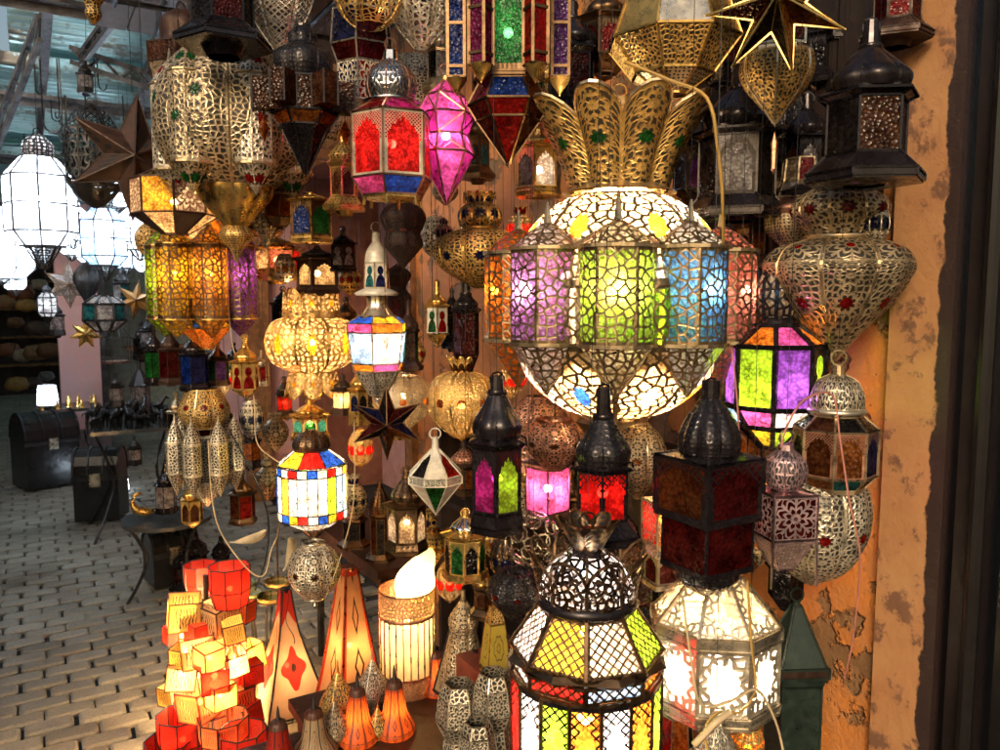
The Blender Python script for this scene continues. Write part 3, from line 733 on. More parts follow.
gourd('wide silver gourd lantern with rows of fine rings and red jewels, low beside the stucco', 822, 470, 586, 112, 1.47,
      [('rim', .02, .62), ('body', [(.0, .6), (.12, .9), (.35, 1.0), (.6, .92), (.82, .62), (.97, .12)]), ('finial', .95, 1, .1)], n=8, S=100, accent='red', rot=12, mk='silver')
L = Lan(HL, 'small rose tinted lantern with pierced ball top over a square rosette box', 'lantern', 791, 430, 582, 66, 1.25, 4, 30, None, 'rose', fw=.0022)
L.neck(.0, .14, .22, .26, metal('rose')); L.lobe('ball', [(.12, .2), (.18, .55), (.26, .68), (.34, .58), (.38, .4)], filig('rose', 'rose', None, S=110), n=6)
L.panel('roof_plate', .385, .4, .40, 1.0, metal('rose')).panes(.40, 1.0, .68, 1.0, F_('rose', 'rose', 'maroon', S=90)).panel('lower_panel', .68, 1.0, .9, .35, filig('rose', 'dots', 'cream', S=150, th=.33)).feet(.68, .98, 1.0, 4)
L.done()

# ---------- bottom: two lit lanterns
L = Lan(HL, 'big dark stained lantern with scalloped dome and multicoloured panes at the bottom edge', 'lantern', 590, 512, 835, 160, 1.22, 8, 22.5, None, 'bronze', fw=.0035)
L.neck(.0, .12, .16, .2, metal('black')).crown('neck_crown', .12, .16, .02, .40, filig('bronze', 'dots', None, S=90), n=6)
L.lobe('dome', [(.115, .25), (.15, .45), (.20, .60), (.245, .62)], filig('black', 'vor', 'clear', S=80, th=.17), n=8, bulge=.03)
L.crown('petal_crown', .25, .63, .10, .78, filig('bronze', 'rose', None, S=80), n=8, arch=.5)
L.lathe('collar', [(.245, .62), (.26, .68), (.275, .62)], metal('black'), 24, k=1)
L.panes(.275, .62, .405, 1.0, F_('bronze', 'lat', 'cream lime white yellow', S=62, th=.13, edge=.86), off=0)
L.lathe('cornice', [(.40, 1.0), (.415, 1.07), (.43, 1.0)], metal('bronze'), 8, k=1, smooth=False)
L.panes(.43, .97, .47, .97, F_('bronze', 'lat', 'sky orange white red', S=62, th=.15))
L.n = 16; L.panes(.475, .97, .86, .97, [filig('black', 'arch', c, S=62) for c in 'white orange lime white red white lime orange'.split()], off=0); L.n = 8
L.panes(.86, .97, .93, .97, G_('sky red yellow')).plate('base_plate', .94, 1.02).bulb(.62, 3.0, (1, .93, .8), r=.02).bulb(.36, .6, (1, .9, .7))
L.done()
L = Lan(HL, 'brightest white octagonal lantern with round frosted windows right of the scalloped one', 'lantern', 723, 566, 732, 134, 1.36, 8, 10, None, 'silver', fw=.0038)
L.neck(.0, .05, .2, .3, metal('silver')); L.panes(.04, .38, .30, .97, F_('silver', 'disc', 'cream', S=70, th=.19)); L.panel('cornice', .30, 1.0, .36, 1.0, metal('silver'))
L.panes(.36, .97, .74, .97, F_('silver', 'disc', 'clear', S=58, th=.24)); L.panel('lower_rim', .74, 1.0, .79, .98, metal('silver'))
L.panes(.79, .94, .92, .45, F_('silver', 'vor', 'cream', S=70, th=.2)).finial(.92, 1, .25).bulb(.55, 2.4, (1, .80, .50), r=.022); L.done()

# ---------- top row, near
L = Lan(HL, 'tower lantern with tall red, green and violet crackle windows and a red cone below', 'lantern', 508, -60, 168, 128, 1.62, 6, 0, None, 'bronze', fw=.0028)
L.panes(.02, .5, .60, .5, F_('bronze', 'arch', 'green magenta brownglass navy blue red', S=70)); L.plate('lower_plate', .605, .5)
for k in range(6):
    a = 2*pi*(k+.5)/6; c = Vector((L.R*.78*sin(a), -L.R*.78*cos(a), 0)); ro = Matrix.Rotation(a, 3, 'Z'); W_ = L.R*.125
    zt, zb = L.Z(.05) if True else 0, L.Z(.60); zt = L.H*.95; cg = ['red', 'purple', 'green', 'red', 'blue', 'magenta'][k]
    b4 = [c+ro @ Vector((sx*W_, sy*W_, 0)) for sx, sy in ((-1, -1), (1, -1), (1, 1), (-1, 1))]
    m = MB()
    for q in range(4):
        p, p2 = b4[q], b4[(q+1) % 4]; m.quadgrid([[p+Vector((0, 0, zt)), p2+Vector((0, 0, zt))], [p+Vector((0, 0, zb)), p2+Vector((0, 0, zb))]])
        L.fm.tube([p+Vector((0, 0, zt)), p+Vector((0, 0, zb))], .0042, 4); [L.fm.tube([p+Vector((0, 0, zb+(zt-zb)*hh)), p2+Vector((0, 0, zb+(zt-zb)*hh))], .004, 4) for hh in (.08, .42)]; L.fm.tube([p+Vector((0, 0, zb)), p2+Vector((0, 0, zb))], .003, 4)
    m.build('tower_pane', glass(cg), L.root)
    m = MB(); m.lathe([(W_*1.3, zb), (W_*1.1, zb-.008), (W_*.5, zb-.022), (W_*.15, zb-.03), (0, zb-.036)], 10, (c.x, c.y, 0)); m.build('tower_foot', metal('brass'), L.root, smooth=True)
L.panes(.62, .44, .72, .62, G_('blue amber magenta')).panes(.72, .62, .79, .48, G_('red maroon')).panes(.79, .48, .985, .02, G_('red brownglass maroon'), part='cone_pane').finial(.97, 1, .06).bulb(.4, .10, NEUT); L.done()
L = Lan(HL, 'chrome domed lantern with scarlet arched windows and brass feet', 'lantern', 394, 38, 208, 84, 1.78, 6, 18, None, 'copper', fw=.0028)
L.neck(.0, .14, .15, .16, metal('chrome')); L.lobe('dome', [(.13, .18), (.20, .5), (.28, .6), (.36, .52)], filig('chrome', 'rose', None, S=120), n=6, bulge=.06); L.lathe('collar', [(.36, .52), (.375, .66), (.39, .52)], metal('chrome'), 24, k=1)
L.panes(.39, .55, .455, .95, G_('magenta red maroon')).panes(.455, .95, .83, .95, F_('silver', 'arch', 'red', S=130)).panes(.83, .95, .93, .72, G_('blue brownglass red pink navy pink')).plate('base_plate', .935, .72, metal('brass')).feet(.93, .99, .66, mat=metal('brass')).bulb(.62, .45, (1, .7, .6)); L.done()
L = Lan(HL, 'glowing pink crystal shaped lantern of leaded triangular panes', 'lantern', 447, 64, 206, 58, 1.85, 6, 10, None, 'copper', fw=.0026)
L.neck(0, .13, .12, .14, metal('brass')); L.panes(.12, .14, .22, .62, G_('pink')).panes(.22, .62, .36, 1.0, G_('pink')).panes(.36, 1.0, .50, .76, G_('pink magenta')).panes(.50, .76, .63, .98, G_('pink')).panes(.63, .98, .99, .03, G_('pink magenta'))
for k in range(6): L.fm.tube([L.pt(k+.5, 6, .22, .62), L.pt(k+1.5, 6, .36, 1.0)], .002, 4); L.fm.tube([L.pt(k+1.5, 6, .36, 1.), L.pt(k+.5, 6, .50, .76)], .002, 4); L.fm.tube([L.pt(k+.5, 6, .50, .76), L.pt(k+1.5, 6, .63, .98)], .002, 4)
L.bulb(.5, 1.1, (1, .8, .9)); L.done()
# black cluster with amber boxes
L = Lan(HL, 'blackened lantern with protruding amber boxes and a long pointed tail', 'lantern', 309, 12, 176, 96, 1.78, 6, 0, None, 'black', fw=.0028)
L.neck(.0, .1, .16); L.lobe('dome', [(.09, .15), (.14, .3), (.20, .32), (.26, .58), (.34, .62), (.42, .55)], filig('black', 'dots', None, S=120), n=6)
L.panes(.42, .66, .62, .66, G_('brownglass'))
for k in range(6):
    c = L.pt(k+.5, 6, .5, .78); m = MB(); ro = Matrix.Rotation(2*pi*(k+.5)/6, 3, 'Z'); c.z = L.Z(.51); m.box(c, (.034, .05, L.H*.19), ro); m.build('amber_box', glass('brownglass'), L.root)
    for sx in (-1, 1):
        for sy in (-1, 1):
            o_ = ro @ Vector((sx*.017, sy*.025, 0)); L.fm.tube([c+o_+Vector((0, 0, L.H*.1)), c+o_-Vector((0, 0, L.H*.1))], .0028, 4)
L.panes(.62, .66, .70, .5, G_('amber orange')).panel('tail', .70, .5, .985, .03, filig('black', 'vor', 'dark', S=120), n=8).finial(.96, 1, .05)
for k in (1.5, 4.5):
    c = L.pt(k, 6, .72, .8); m = MB(); m.lathe([(0, .03), (.012, 0), (0, -.03)], 4, tuple(c)); m.build('glass_drop', g('amber'), L.root); L.fm.tube([c+Vector((0, 0, .03)), c+Vector((0, 0, .07))], .001, 3)
L.done()
# silver satellite chandelier top left
L = Lan('silver_chandelier', 'unlit silver chandelier of pierced cylinders round a lobed globe, upper left', 'chandelier', 238, 38, 262, 112, 2.15, 8, 20, None, 'oldsilver', fw=.003)
L.lobe('globe', [(.02, .25), (.08, .8), (.22, 1.2), (.40, 1.32), (.56, 1.15), (.68, .6)], filig('oldsilver', 'medal', None, S=72, accent='green'), n=8)
L.bullets(6, 1.0, .10, .72, .34, [filig('silver', 'medal', None, S=72, accent='red'), filig('oldsilver', 'medal', None, S=72, accent='green')], cone=.2)
L.lobe('lower_bowl', [(.62, .7), (.70, .66), (.78, .4), (.84, .2)], metal('brass'), n=8).lobe('drop', [(.82, .15), (.88, .3), (.94, .12), (1, .01)], filig('brass', 'dots', None, S=140), n=6); L.done()
L = Lan(HL, 'polished faceted brass lantern with sharp corners above the chandelier crown', 'lantern', 668, -45, 96, 128, 1.5, 8, 10, None, 'brass', fw=.003)
L.panel('upper_panel', .02, .45, .35, .8, [metal('oldsilver'), g('magenta')]).panel('middle_panel', .35, .8, .62, 1.0, [metal('silver'), metal('brass')]).panel('lower_panel', .62, 1.0, .86, .62, filig('brass', 'medal', None, S=120, accent=None)).panel('bottom_panel', .86, .62, .99, .2, filig('oldsilver', 'dots', None, S=130)); L.done()
L = Lan(HL, 'maroon panelled lantern ending in a polished gold teardrop, upper right', 'lantern', 769, -70, 126, 70, 1.42, 6, 30, None, 'silver', fw=.003)
L.neck(0, .2, .2); L.panes(.2, .8, .60, .8, G_('maroon dark maroon')); L.lathe('shoulder', [(.60, .8), (.62, .95), (.65, .98)], metal('silver'), 6, k=1, smooth=False)
L.lobe('teardrop', [(.64, .96), (.72, 1.0), (.80, .84), (.90, .4), (.985, .04)], filig('brass', 'medal', None, S=130), n=6, bulge=.04).finial(.97, 1, .05)
m = MB(); m.lathe([(0, -.01), (.006, -.03), (.004, -.075), (0, -.085)], 6); m.build('pendant', metal('copper'), L.root); L.done()

def star(label, px, py, w, f, np_=7, mats=('maroon', 'dark'), fr='bronze', rot=0, tilt=0, inner=.4, thick=.28, group=None, lit=None, rods=False, mm=None, yaw=0):
    p = P(px, py, f); R_ = w/2/FPX*f; a = atan2(-p.y, -p.x)+pi/2
    r = empty('star_lantern', (p.x, p.y, p.z-R_), label, 'star lantern', group, a+rad(yaw))
    fm = MB(); out = []
    for k in range(np_*2):
        an = pi*k/np_+rad(rot); rr = R_ if k % 2 == 0 else R_*inner; out.append(Vector((rr*sin(an), 0, R_+rr*cos(an))))
    ap = Vector((0, -R_*thick, R_)), Vector((0, R_*thick, R_)); ms = mm or [glass(x) for x in mats]
    for k in range(np_):
        t, l_, rr_ = out[2*k], out[2*k-1], out[(2*k+1) % (2*np_)]
        for s_, apx in enumerate(ap):
            mid = (l_+rr_)/2+(apx-Vector((0, 0, R_)))*0.0
            m = MB(); m.v = [tuple(x) for x in (t, l_, apx, rr_)]; m.f = [[0, 1, 2], [0, 2, 3]]; m.mi = [0, 1 % len(ms)]
            m.uv = [(0, 1), (-1, 0), (0, -1)]*2; m.um = [(0, .1), (-.05, 0), (0, -.05)]*2
            m.build('star_point', [ms[k % len(ms)], ms[(k+1) % len(ms)]], r)
            fm.tube([t, apx], R_*.018, 4); fm.tube([l_, apx], R_*.014, 4)
        fm.tube([l_, t, rr_], R_*.022, 4, cap=False)
    fm.build('frame', metal(fr), r)
    m = MB(); m.tube([(0, 0, 2*R_), (0, 0, RAILZ-(p.z-R_))], .0011, 3); m.build('hanging_wire', metal('iron'), r)
    if lit:
        m = MB(); q = R_*.08; m.lathe([(0, q), (q, 0), (0, -q)], 6, (0, 0, R_)); m.build('bulb', glow(lit[1], lit[0]*1.3/.0064*.2), r)
    return r
star('near star lantern with long brass edged points and green glass at the top edge', 768, 6, 134, 1.27, 7, ('dark', 'maroon', 'dark', 'amber'), 'brass', rot=12, inner=.36, thick=.5, tilt=0)
star('dark brown pierced metal star with broad points, upper left', 141, 158, 122, 2.45, 6, fr='rust', rot=4, inner=.45, thick=.3, mm=[metal('rust'), filig('rust', 'dots', None, S=40)])
star('small dark star with red and blue glass and a copper frame in the middle', 385, 423, 76, 2.1, 6, ('dark', 'maroon', 'navy', 'amber'), 'bronze', rot=0, inner=.42, thick=.45)
star('clear glass star with dark leading in front of the pink pier', 70, 285, 46, 5.2, 6, ('clear', 'white'), 'bronze', rot=0, inner=.5, thick=.3)
star('ochre brown star right of the round wire lantern', 136, 300, 40, 4.4, 6, mm=[plain('ochre_metal', (.35, .17, .04), .4)], fr='bronze', rot=10)
star('small gold star low on the pink pier', 84, 334, 30, 5.6, 7, mm=[metal('brass')], fr='brass', inner=.5)

# upper right black group
house('black lantern with pale arched panes hanging behind the gold teardrop', 733, 62, 222, 100, 1.62, 6, 0, 'black', pm=F_('black', 'solidarch', 'clear dark'), dome='black', dpat=None, vs=(.16, .42, .48, .84, .96), bw=.72, dr=.72, skirt=.95)
house('small black lantern with one pale pane left of the amber skirted lantern', 800, 92, 200, 60, 1.62, 6, 15, 'black', pm=F_('black', 'solidarch', 'clear brownglass'), dome='black', dpat=None, vs=(.16, .40, .46, .84, .96))
L = Lan(HL, 'squat lantern with patchwork of red and white panes above a copper rim', 'lantern', 798, 150, 246, 72, 1.62, 8, 12, None, 'oldsilver', fw=.0022)
L.neck(0, .12, .2).panes(.1, .5, .34, .56, G_('red clear brownglass cream')).panes(.34, .56, .5, .72, G_('cream red dark clear')).lobe('rim', [(.5, .72), (.6, 1.0), (.68, .98)], metal('copper'), bulge=.04).lobe('body', [(.68, .98), (.85, .9), (1, .5)], filig('oldsilver', 'dots', None, S=150)); L.done()
house('dark lantern with brown panes cut by the top edge between brass and teardrop lanterns', 845, -80, 60, 110, 1.75, 6, 10, 'black', 'brownglass maroon', dome='black', dpat=None)
house('shadowed black lantern behind the tower lantern', 570, 0, 130, 70, 1.95, 6, 20, 'black', 'maroon dark', dome='black', dpat=None)
gourd('dark purple pierced lantern behind the silver gourd and amber lantern', 792, 60, 180, 70, 1.8, [('neck', 0, .1, .15, .15), ('body', [(.08, .2), (.2, .6), (.4, .9), (.6, 1.0), (.8, .6), (.98, .05)])], mk='black', S=110, accent=None)

# top left and centre-left
L = Lan(HL, 'old brown lantern tapering downward with frosted panes and a red diamond', 'lantern', 192, 2, 172, 66, 2.45, 6, 20, None, 'rust', fw=.003)
L.neck(0, .08, .2); L.lobe('dome', [(.06, .3), (.12, .62), (.22, .6), (.26, .7)], metal('rust'), n=6); L.panes(.27, 1.0, .38, .98, G_('brownglass amber brownglass')).panes(.38, .98, .80, .58, [g('white'), g('cream')]).panel('lower_panel', .80, .58, .96, .2, metal('rust')).finial(.95, 1, .12)
for k in range(6):
    c = L.pt(k, 6, .58, .70); L.fm.tube([L.pt(k, 6, .40, .84), L.pt(k, 6, .78, .52)], .003, 4)
    m = MB(); a, b_ = L.pt(k, 6, .50, .78), L.pt(k, 6, .72, .60); l_ = L.pt(k-.22, 6, .61, .72); r_ = L.pt(k+.22, 6, .61, .72)
    m.v = [tuple(x*1.0+(x-Vector((0, 0, x.z)))*.02) for x in (a, l_, b_, r_)]; m.f = [[0, 1, 2, 3]]; m.mi = [0]; m.uv = [(0, 1), (-1, 0), (0, -1), (1, 0)]; m.um = [(0, 0)]*4; m.build('red_diamond', glass('red', 0.), L.root)
L.done()
house('glossy black dome shaped lantern with a silver rim cut by the top edge', 232, -70, 58, 92, 1.85, 6, 10, 'black', 'maroon dark', dome='black', dpat=None, vs=(.1, .3, .4, .75, .9))
gourd('silver fretted lantern tapering down from the top edge beside the black dome', 286, -60, 52, 72, 1.95, [('neck', 0, .1, .3, .4), ('body', [(.1, .95), (.4, 1.0), (.7, .7), (.98, .15)], 'lat')], mk='silver', S=60, accent=None, n=6, bulge=.02)
gourd('round silver bowl lantern with coarse holes at the top edge', 423, -40, 50, 68, 1.95, [('body', [(.1, .9), (.35, 1.0), (.7, .8), (.98, .2)], 'vor')], mk='silver', S=70, accent=None, n=6, th=.14)
gourd('gold fretted lantern at the top edge over the chrome dome', 374, -60, 28, 80, 1.9, [('body', [(.1, .9), (.5, 1.0), (.85, .7), (.98, .4)], 'vor')], mk='brass', S=70, accent=None, n=8, th=.12)
L = Lan(HL, 'silver edged lantern with dark red and black squares behind the chrome dome', 'lantern', 366, 8, 122, 62, 2.0, 6, 20, None, 'silver', fw=.0024)
L.panes(.05, .9, .35, 1.0, G_('maroon dark navy')).panes(.35, 1.0, .5, .8, G_('maroon')).panes(.5, .8, .85, .8, F_('silver', 'rose', 'red navy', S=90)).panel('lower_panel', .85, .8, 1, .2, metal('silver')); L.done()
house('small clear glass lantern hung high between red and tower lanterns', 440, 20, 96, 34, 2.05, 6, 20, 'oldsilver', 'clear dark', dome='silver', dpat=None)
house('pale brass lantern with white arched panes below the tower lantern', 538, 128, 198, 54, 1.95, 6, 20, 'brass', pm=F_('brass', 'solidarch', 'clear dark'), dome='brass', dpat=None, vs=(.1, .25, .32, .88, .96), bw=.85, skirt=.9, lit=(.4, WW))
L = Lan(HL, 'brown openwork cube lantern with white cut panels around a brass centre', 'lantern', 178, 150, 236, 82, 2.2, 8, 22, None, 'rust', fw=.003)
L.neck(0, .2, .15, .2, metal('brass')).panel('roof_panel', .2, .3, .36, .95, metal('brass')); L.panes(.36, .97, .76, .97, [filig('wood', 'rose', 'clear', S=60), g('warm'), filig('wood', 'rose', 'white', S=60), g('yellow')]).panel('lower_panel', .76, .97, .98, .3, [metal('rust'), g('cream')]).bulb(.6, .6, WARM); L.done()

# lit lobed globe, box lantern and neighbours
gourd('glowing cream globe lantern of lobes with petal crowns above and below', 311, 282, 402, 92, 2.55,
      [('neck', 0, .08, .2, .3), ('crown', .30, .62, .05, .58), ('body', [(.28, .5), (.34, .86), (.50, 1.0), (.66, .86), (.74, .5)]), ('crown', .72, .5, .95, .62), ('finial', .94, 1, .2)],
      n=8, mk='brass', pat='vor', S=58, gl='cream', accent='yellow', th=.19, lit=(1.5, WARM, .5), rot=0)
L = Lan(HL, 'lantern with white domed tower over a lit box of coloured patchwork glass', 'lantern', 377, 222, 404, 62, 2.15, 6, 20, None, 'silver', fw=.0022)
L.neck(0, .12, .12, .14, metal('white')); L.lathe('dome', [(.11, .14), (.16, .32), (.22, .38)], metal('white'), 18); L.panes(.22, .38, .36, .42, F_('white', 'key', 'navy red teal')); L.lathe('eave', [(.36, .42), (.385, .72), (.40, .66)], metal('white'), 20, k=1)
L.lobe('shoulder', [(.40, .35), (.46, .36), (.52, .62)], metal('silver'), n=6).panes(.51, .62, .55, 1.0, G_('yellow blue red orange')).panes(.55, 1.0, .60, 1.0, G_('orange yellow pink')).panes(.60, 1.0, .77, .86, G_('white sky cream white')).panes(.77, .86, .81, .82, G_('pink orange purple yellow'))
L.panel('lower_panel', .81, .8, .95, .28, filig('silver', 'rose', None, S=80)).finial(.94, 1, .2).bulb(.66, 1.3, (1, .88, .7)); L.done()
L = Lan(HL, 'lit cylindrical lantern of narrow coloured glass strips between dark pierced ends', 'lantern', 308, 424, 540, 70, 2.35, 18, 0, None, 'black', fw=.0018)
L.neck(0, .06, .1); L.n = 8; L.lobe('dome', [(.05, .1), (.1, .42), (.17, .55), (.22, .5)], filig('bronze', 'dots', None, S=110), n=8); L.panes(.22, .5, .33, 1.0, G_('red blue white yellow'))
L.n = 22; L.panes(.34, 1.0, .41, 1.0, G_('blue white red white yellow clear blue lime white'), fw=.002).panes(.41, 1.0, .72, 1.0, G_('white white lime sky white yellow clear blue white orangey'), fw=.002).panes(.72, 1.0, .79, 1.0, G_('white blue yellow red white clear'), fw=.002); L.n = 8
L.panel('lower_panel', .79, .95, .88, .5, filig('black', 'rose', 'clear', S=80)).panel('tail', .88, .45, .99, .05, filig('bronze', 'dots', None, S=110)).bulb(.56, 2.4, (1, .86, .55)); L.done()
gourd('round silver pot lantern pierced with flowers, below the striped glass lantern', 308, 538, 612, 54, 2.25, [('rim', .06, .42), ('neck', .0, .1, .4, .36), ('body', [(.08, .4), (.2, .82), (.42, 1.0), (.62, .86), (.78, .45)]), ('rim', .8, .42), ('finial', .82, 1, .12)], n=8, mk='silver', S=110, accent='brownglass')
house('brass lantern with green arched panes just below the glowing lobed globe', 307, 398, 440, 42, 2.6, 8, 0, 'brass', pm=F_('brass', 'solidarch', 'green teal'), dome='brass', dpat=None, lit=(.5, WARM), bw=.85)
house('dark bronze lantern with frosted arched panes in the middle', 404, 466, 556, 48, 2.15, 6, 0, 'bronze', pm=F_('bronze', 'solidarch', 'cream clear'), dome='bronze', dpat='dots', vs=(.12, .38, .44, .82, .92), bw=.82, bot='skirt', skirt=.9, dr=.7, lit=(.25, WARM))
# spinning top lantern
L = Lan(HL, 'cream diamond shaped lantern like a spinning top with a wire ring handle', 'lantern', 434, 428, 516, 58, 1.9, 8, 0, None, 'white', fw=.0018, fw_=None) if False else Lan(HL, 'cream diamond shaped lantern like a spinning top with a wire ring handle', 'lantern', 434, 428, 516, 58, 1.9, 8, 0, None, 'white', fw=.0018)
L.neck(0.1, .28, .1, .14); L.panel('upper_panel', .24, .16, .52, 1.0, [metal('white'), filig('white', 'solidarch', 'red'), metal('white'), filig('white', 'solidarch', 'dark')]); L.panel('rim', .52, 1.0, .60, 1.0, filig('white', 'rose', None, S=120)); L.panel('lower_panel', .60, .97, .96, .05, [g('green'), metal('white'), g('maroon'), metal('white')]).finial(.95, 1, .05); L.done()
gourd('silver gourd lantern with tulip crown, finely pierced, on the tan wall', 480, 192, 290, 92, 2.1, [('crown', .16, .24, .0, .34), ('upper_bulb', [(.12, .30), (.18, .44), (.28, .48), (.36, .38)]), ('rim', .37, .4), ('body', [(.38, .38), (.44, .80), (.58, 1.0), (.76, .88), (.90, .45), (.98, .1)])], n=8, mk='brass', S=88, accent='navy', gl=None)
house('tiny brass lantern with red and green keyhole panes on the orange wall', 437, 280, 348, 26, 2.15, 6, 30, 'brass', pm=F_('white', 'key', 'red green'), dome='brass', dpat=None, bot='taper', bw=.9, vs=(.2, .35, .4, .78, .92), neck=.2)
house('slim black bottle shaped lantern with dark red glass, right of the tiny brass one', 466, 268, 384, 36, 2.1, 6, 10, 'black', 'maroon', dome='black', dpat=None, bot='taper', bw=.7, vs=(.22, .34, .38, .74, .9), neck=.25)
house('slim black lantern hidden behind the bottle shaped one', 452, 288, 352, 22, 2.2, 6, 10, 'black', 'dark', dome='black', dpat=None)
gourd('yellow lit pierced ball lantern with lotus top left of the black lime lantern', 461, 354, 442, 72, 2.1, [('crown', .26, .22, .02, .42), ('body', [(.2, .32), (.28, .78), (.52, 1.0), (.76, .78), (.94, .25)]), ('finial', .93, 1, .1)], n=10, mk='brass', S=110, gl='cream', accent='brownglass', lit=(.5, WARM, .6), bulge=.04)
gourd('silver pierced bowl lantern glowing faintly above the small star', 402, 372, 432, 62, 2.5, [('rim', .08, .5), ('body', [(.06, .5), (.2, .85), (.45, 1.0), (.7, .8), (.95, .2)])], n=8, mk='silver', S=120, gl='cream', accent='amber', lit=(.5, WARM, .4))
gourd('dark brown pierced gourd lantern below the red windowed lantern', 404, 200, 268, 48, 2.1, [('body', [(.02, .2), (.1, .7), (.25, .95), (.42, .8), (.5, .7), (.66, .8), (.85, .4), (1, .02)])], n=8, mk='rust', S=110, accent='coral', fr='rust')
house('dark red bottle lantern with green window at the left of the orange wall', 408, 300, 372, 30, 2.2, 6, 10, 'rust', 'brownglass green', dome='rust', dpat=None, vs=(.2, .4, .45, .84, .95), neck=.2)
gourd('dark wavy tin lantern above the red bottle lantern', 398, 264, 332, 32, 2.3, [('body', [(.02, .2), (.15, .9), (.35, .55), (.5, .9), (.75, .7), (1, .05)])], n=6, mk='rust', S=110, accent=None, fr='rust')
house('black bottle lantern with two grey arched windows on the mauve background', 344, 226, 272, 30, 2.5, 6, 30, 'black', pm=F_('black', 'key', 'clear'), dome='black', dpat=None, vs=(.2, .36, .4, .88, .96), bw=.85)
house('brown box lantern with cream arch above the glowing lobed globe', 318, 246, 296, 44, 2.5, 4, 30, 'rust', pm=F_('rust', 'solidarch', 'cream'), dome='green', dpat=None, vs=(.06, .2, .3, .8, .92), bw=.9, skirt=1.0, lit=(.3, WARM))
house('brass lantern with green and blue arched windows under the black pointed tail', 313, 192, 244, 46, 2.2, 6, 30, 'brass', pm=F_('bronze', 'solidarch', 'green blue'), dome='brass', dpat=None, vs=(.05, .15, .2, .85, .95), bw=.95, skirt=1.0)
house('brass lantern with red and blue arches left of the green and blue one', 258, 176, 236, 50, 2.4, 6, 10, 'brass', pm=F_('brass', 'solidarch', 'red white navy'), dome='brass', dpat=None, vs=(.05, .15, .2, .85, .95), bw=.95, skirt=1.0, lit=(.3, WARM))
house('brass lantern with fringe and red roof at the top of the door jamb', 278, 236, 284, 50, 2.6, 6, 10, 'brass', 'coral red cream', dome='brass', dpat=None, vs=(.05, .2, .3, .7, .9), bw=.9, skirt=1.0, lit=(.4, WARM))
house('small lit amber lantern on the right of the green arched one', 341, 374, 414, 26, 2.5, 6, 30, 'rust', 'warm cream', dome='rust', dpat=None, bot='flat', bw=.85, lit=(1.2, WARM), vs=(.15, .36, .42, .85, .95))
house('narrow brass arch lantern between the lit amber one and the bowl', 357, 366, 424, 24, 2.4, 6, 30, 'brass', pm=F_('brass', 'solidarch', 'dark navy'), dome='brass', dpat=None, bot='flat', bw=.85)
house('pink and white lit lantern glowing between the two black domed lanterns', 549, 452, 526, 56, 1.85, 4, 45, 'rose', 'pink warm cream', dome='rose', dpat=None, bot='skirt', bw=.78, skirt=1.0, lit=(1.3, (1, .8, .6)), vs=(.03, .08, .2, .78, .95), neck=.1)
house('small lantern with chrome dome and red, green and white windows under the lime one', 464, 508, 576, 44, 1.8, 8, 20, 'brass', pm=F_('brass', 'arch', 'dark green red', S=150), dome='chrome', dpat=None, vs=(.12, .32, .42, .92, .97), bw=.95, bot='flat')
gourd('brown copper gourd lantern beneath the great globe', 555, 418, 470, 62, 1.75, [('rim', .0, .6), ('body', [(.0, .6), (.3, 1.0), (.6, .92), (1, .3)])], mk='copper', S=110, accent='brownglass')
gourd('bronze lantern half hidden behind the lime and magenta one', 538, 392, 468, 64, 1.95, [('body', [(.05, .4), (.3, .95), (.5, .8), (1, .85)])], mk='copper', S=110, accent='brownglass')
gourd('silver lantern glinting behind the scarlet paned lantern', 640, 420, 500, 60, 1.75, [('body', [(.02, .3), (.2, .8), (.45, 1.0), (.7, .8), (.98, .1)])], mk='oldsilver', S=120, accent='amber')
L = Lan(HL, 'stack of small silver boxes with carved red rosettes left of the broad black lantern', 'lantern', 668, 490, 590, 48, 1.55, 4, 30, None, 'silver', fw=.0018)
L.neck(0, .1, .3); L.panes(.1, .95, .52, .95, F_('silver', 'rose', 'amber red', S=100)).panel('roof_panel', .53, .6, .62, 1.0, metal('silver')).panes(.62, .8, .9, .8, F_('silver', 'solidarch', 'maroon')).plate('base_plate', .92, 1.0).bulb(.3, 1.0, WARM); L.done()
L = Lan(HL, 'dark wire ball lantern of ring shapes behind the chandelier bottom', 'lantern', 533, 512, 566, 54, 1.75, 8, 0, None, 'bronze')
m = MB(); rr_ = random.Random(2)
for k in range(26):
    z = 1-2*(k+.5)/26; a = k*2.4; d = Vector((sqrt(1-z*z)*cos(a), sqrt(1-z*z)*sin(a), z)); u = d.cross(Vector((.3, .2, 1))).normalized(); v_ = d.cross(u)
    c = Vector((0, 0, L.H/2))+d*L.R; m.tube([c+(u*cos(t)+v_*sin(t))*L.R*.28 for t in [2*pi*q/8 for q in range(8)]], .0022, 4, closed=True)
m.build('wire_rings', metal('silver'), L.root); L.done()
gourd('dark bronze bowl lantern hanging in the shadows under the scarlet lantern', 600, 522, 580, 92, 1.5, [('rim', .0, .5), ('body', [(.0, .5), (.3, .9), (.6, 1.0), (1, .2)])], mk='bronze', S=100, accent='amber')
gourd('black bowl lantern in the shadow left of the scalloped dome', 518, 566, 620, 66, 1.7, [('body', [(.0, .4), (.3, .9), (.6, .9), (1, .2)])], mk='black', S=100, accent='maroon')
house('black lantern in shadow right of the scalloped dome', 650, 545, 620, 46, 1.6, 6, 0, 'black', 'maroon dark', dome='black', dpat='dots')

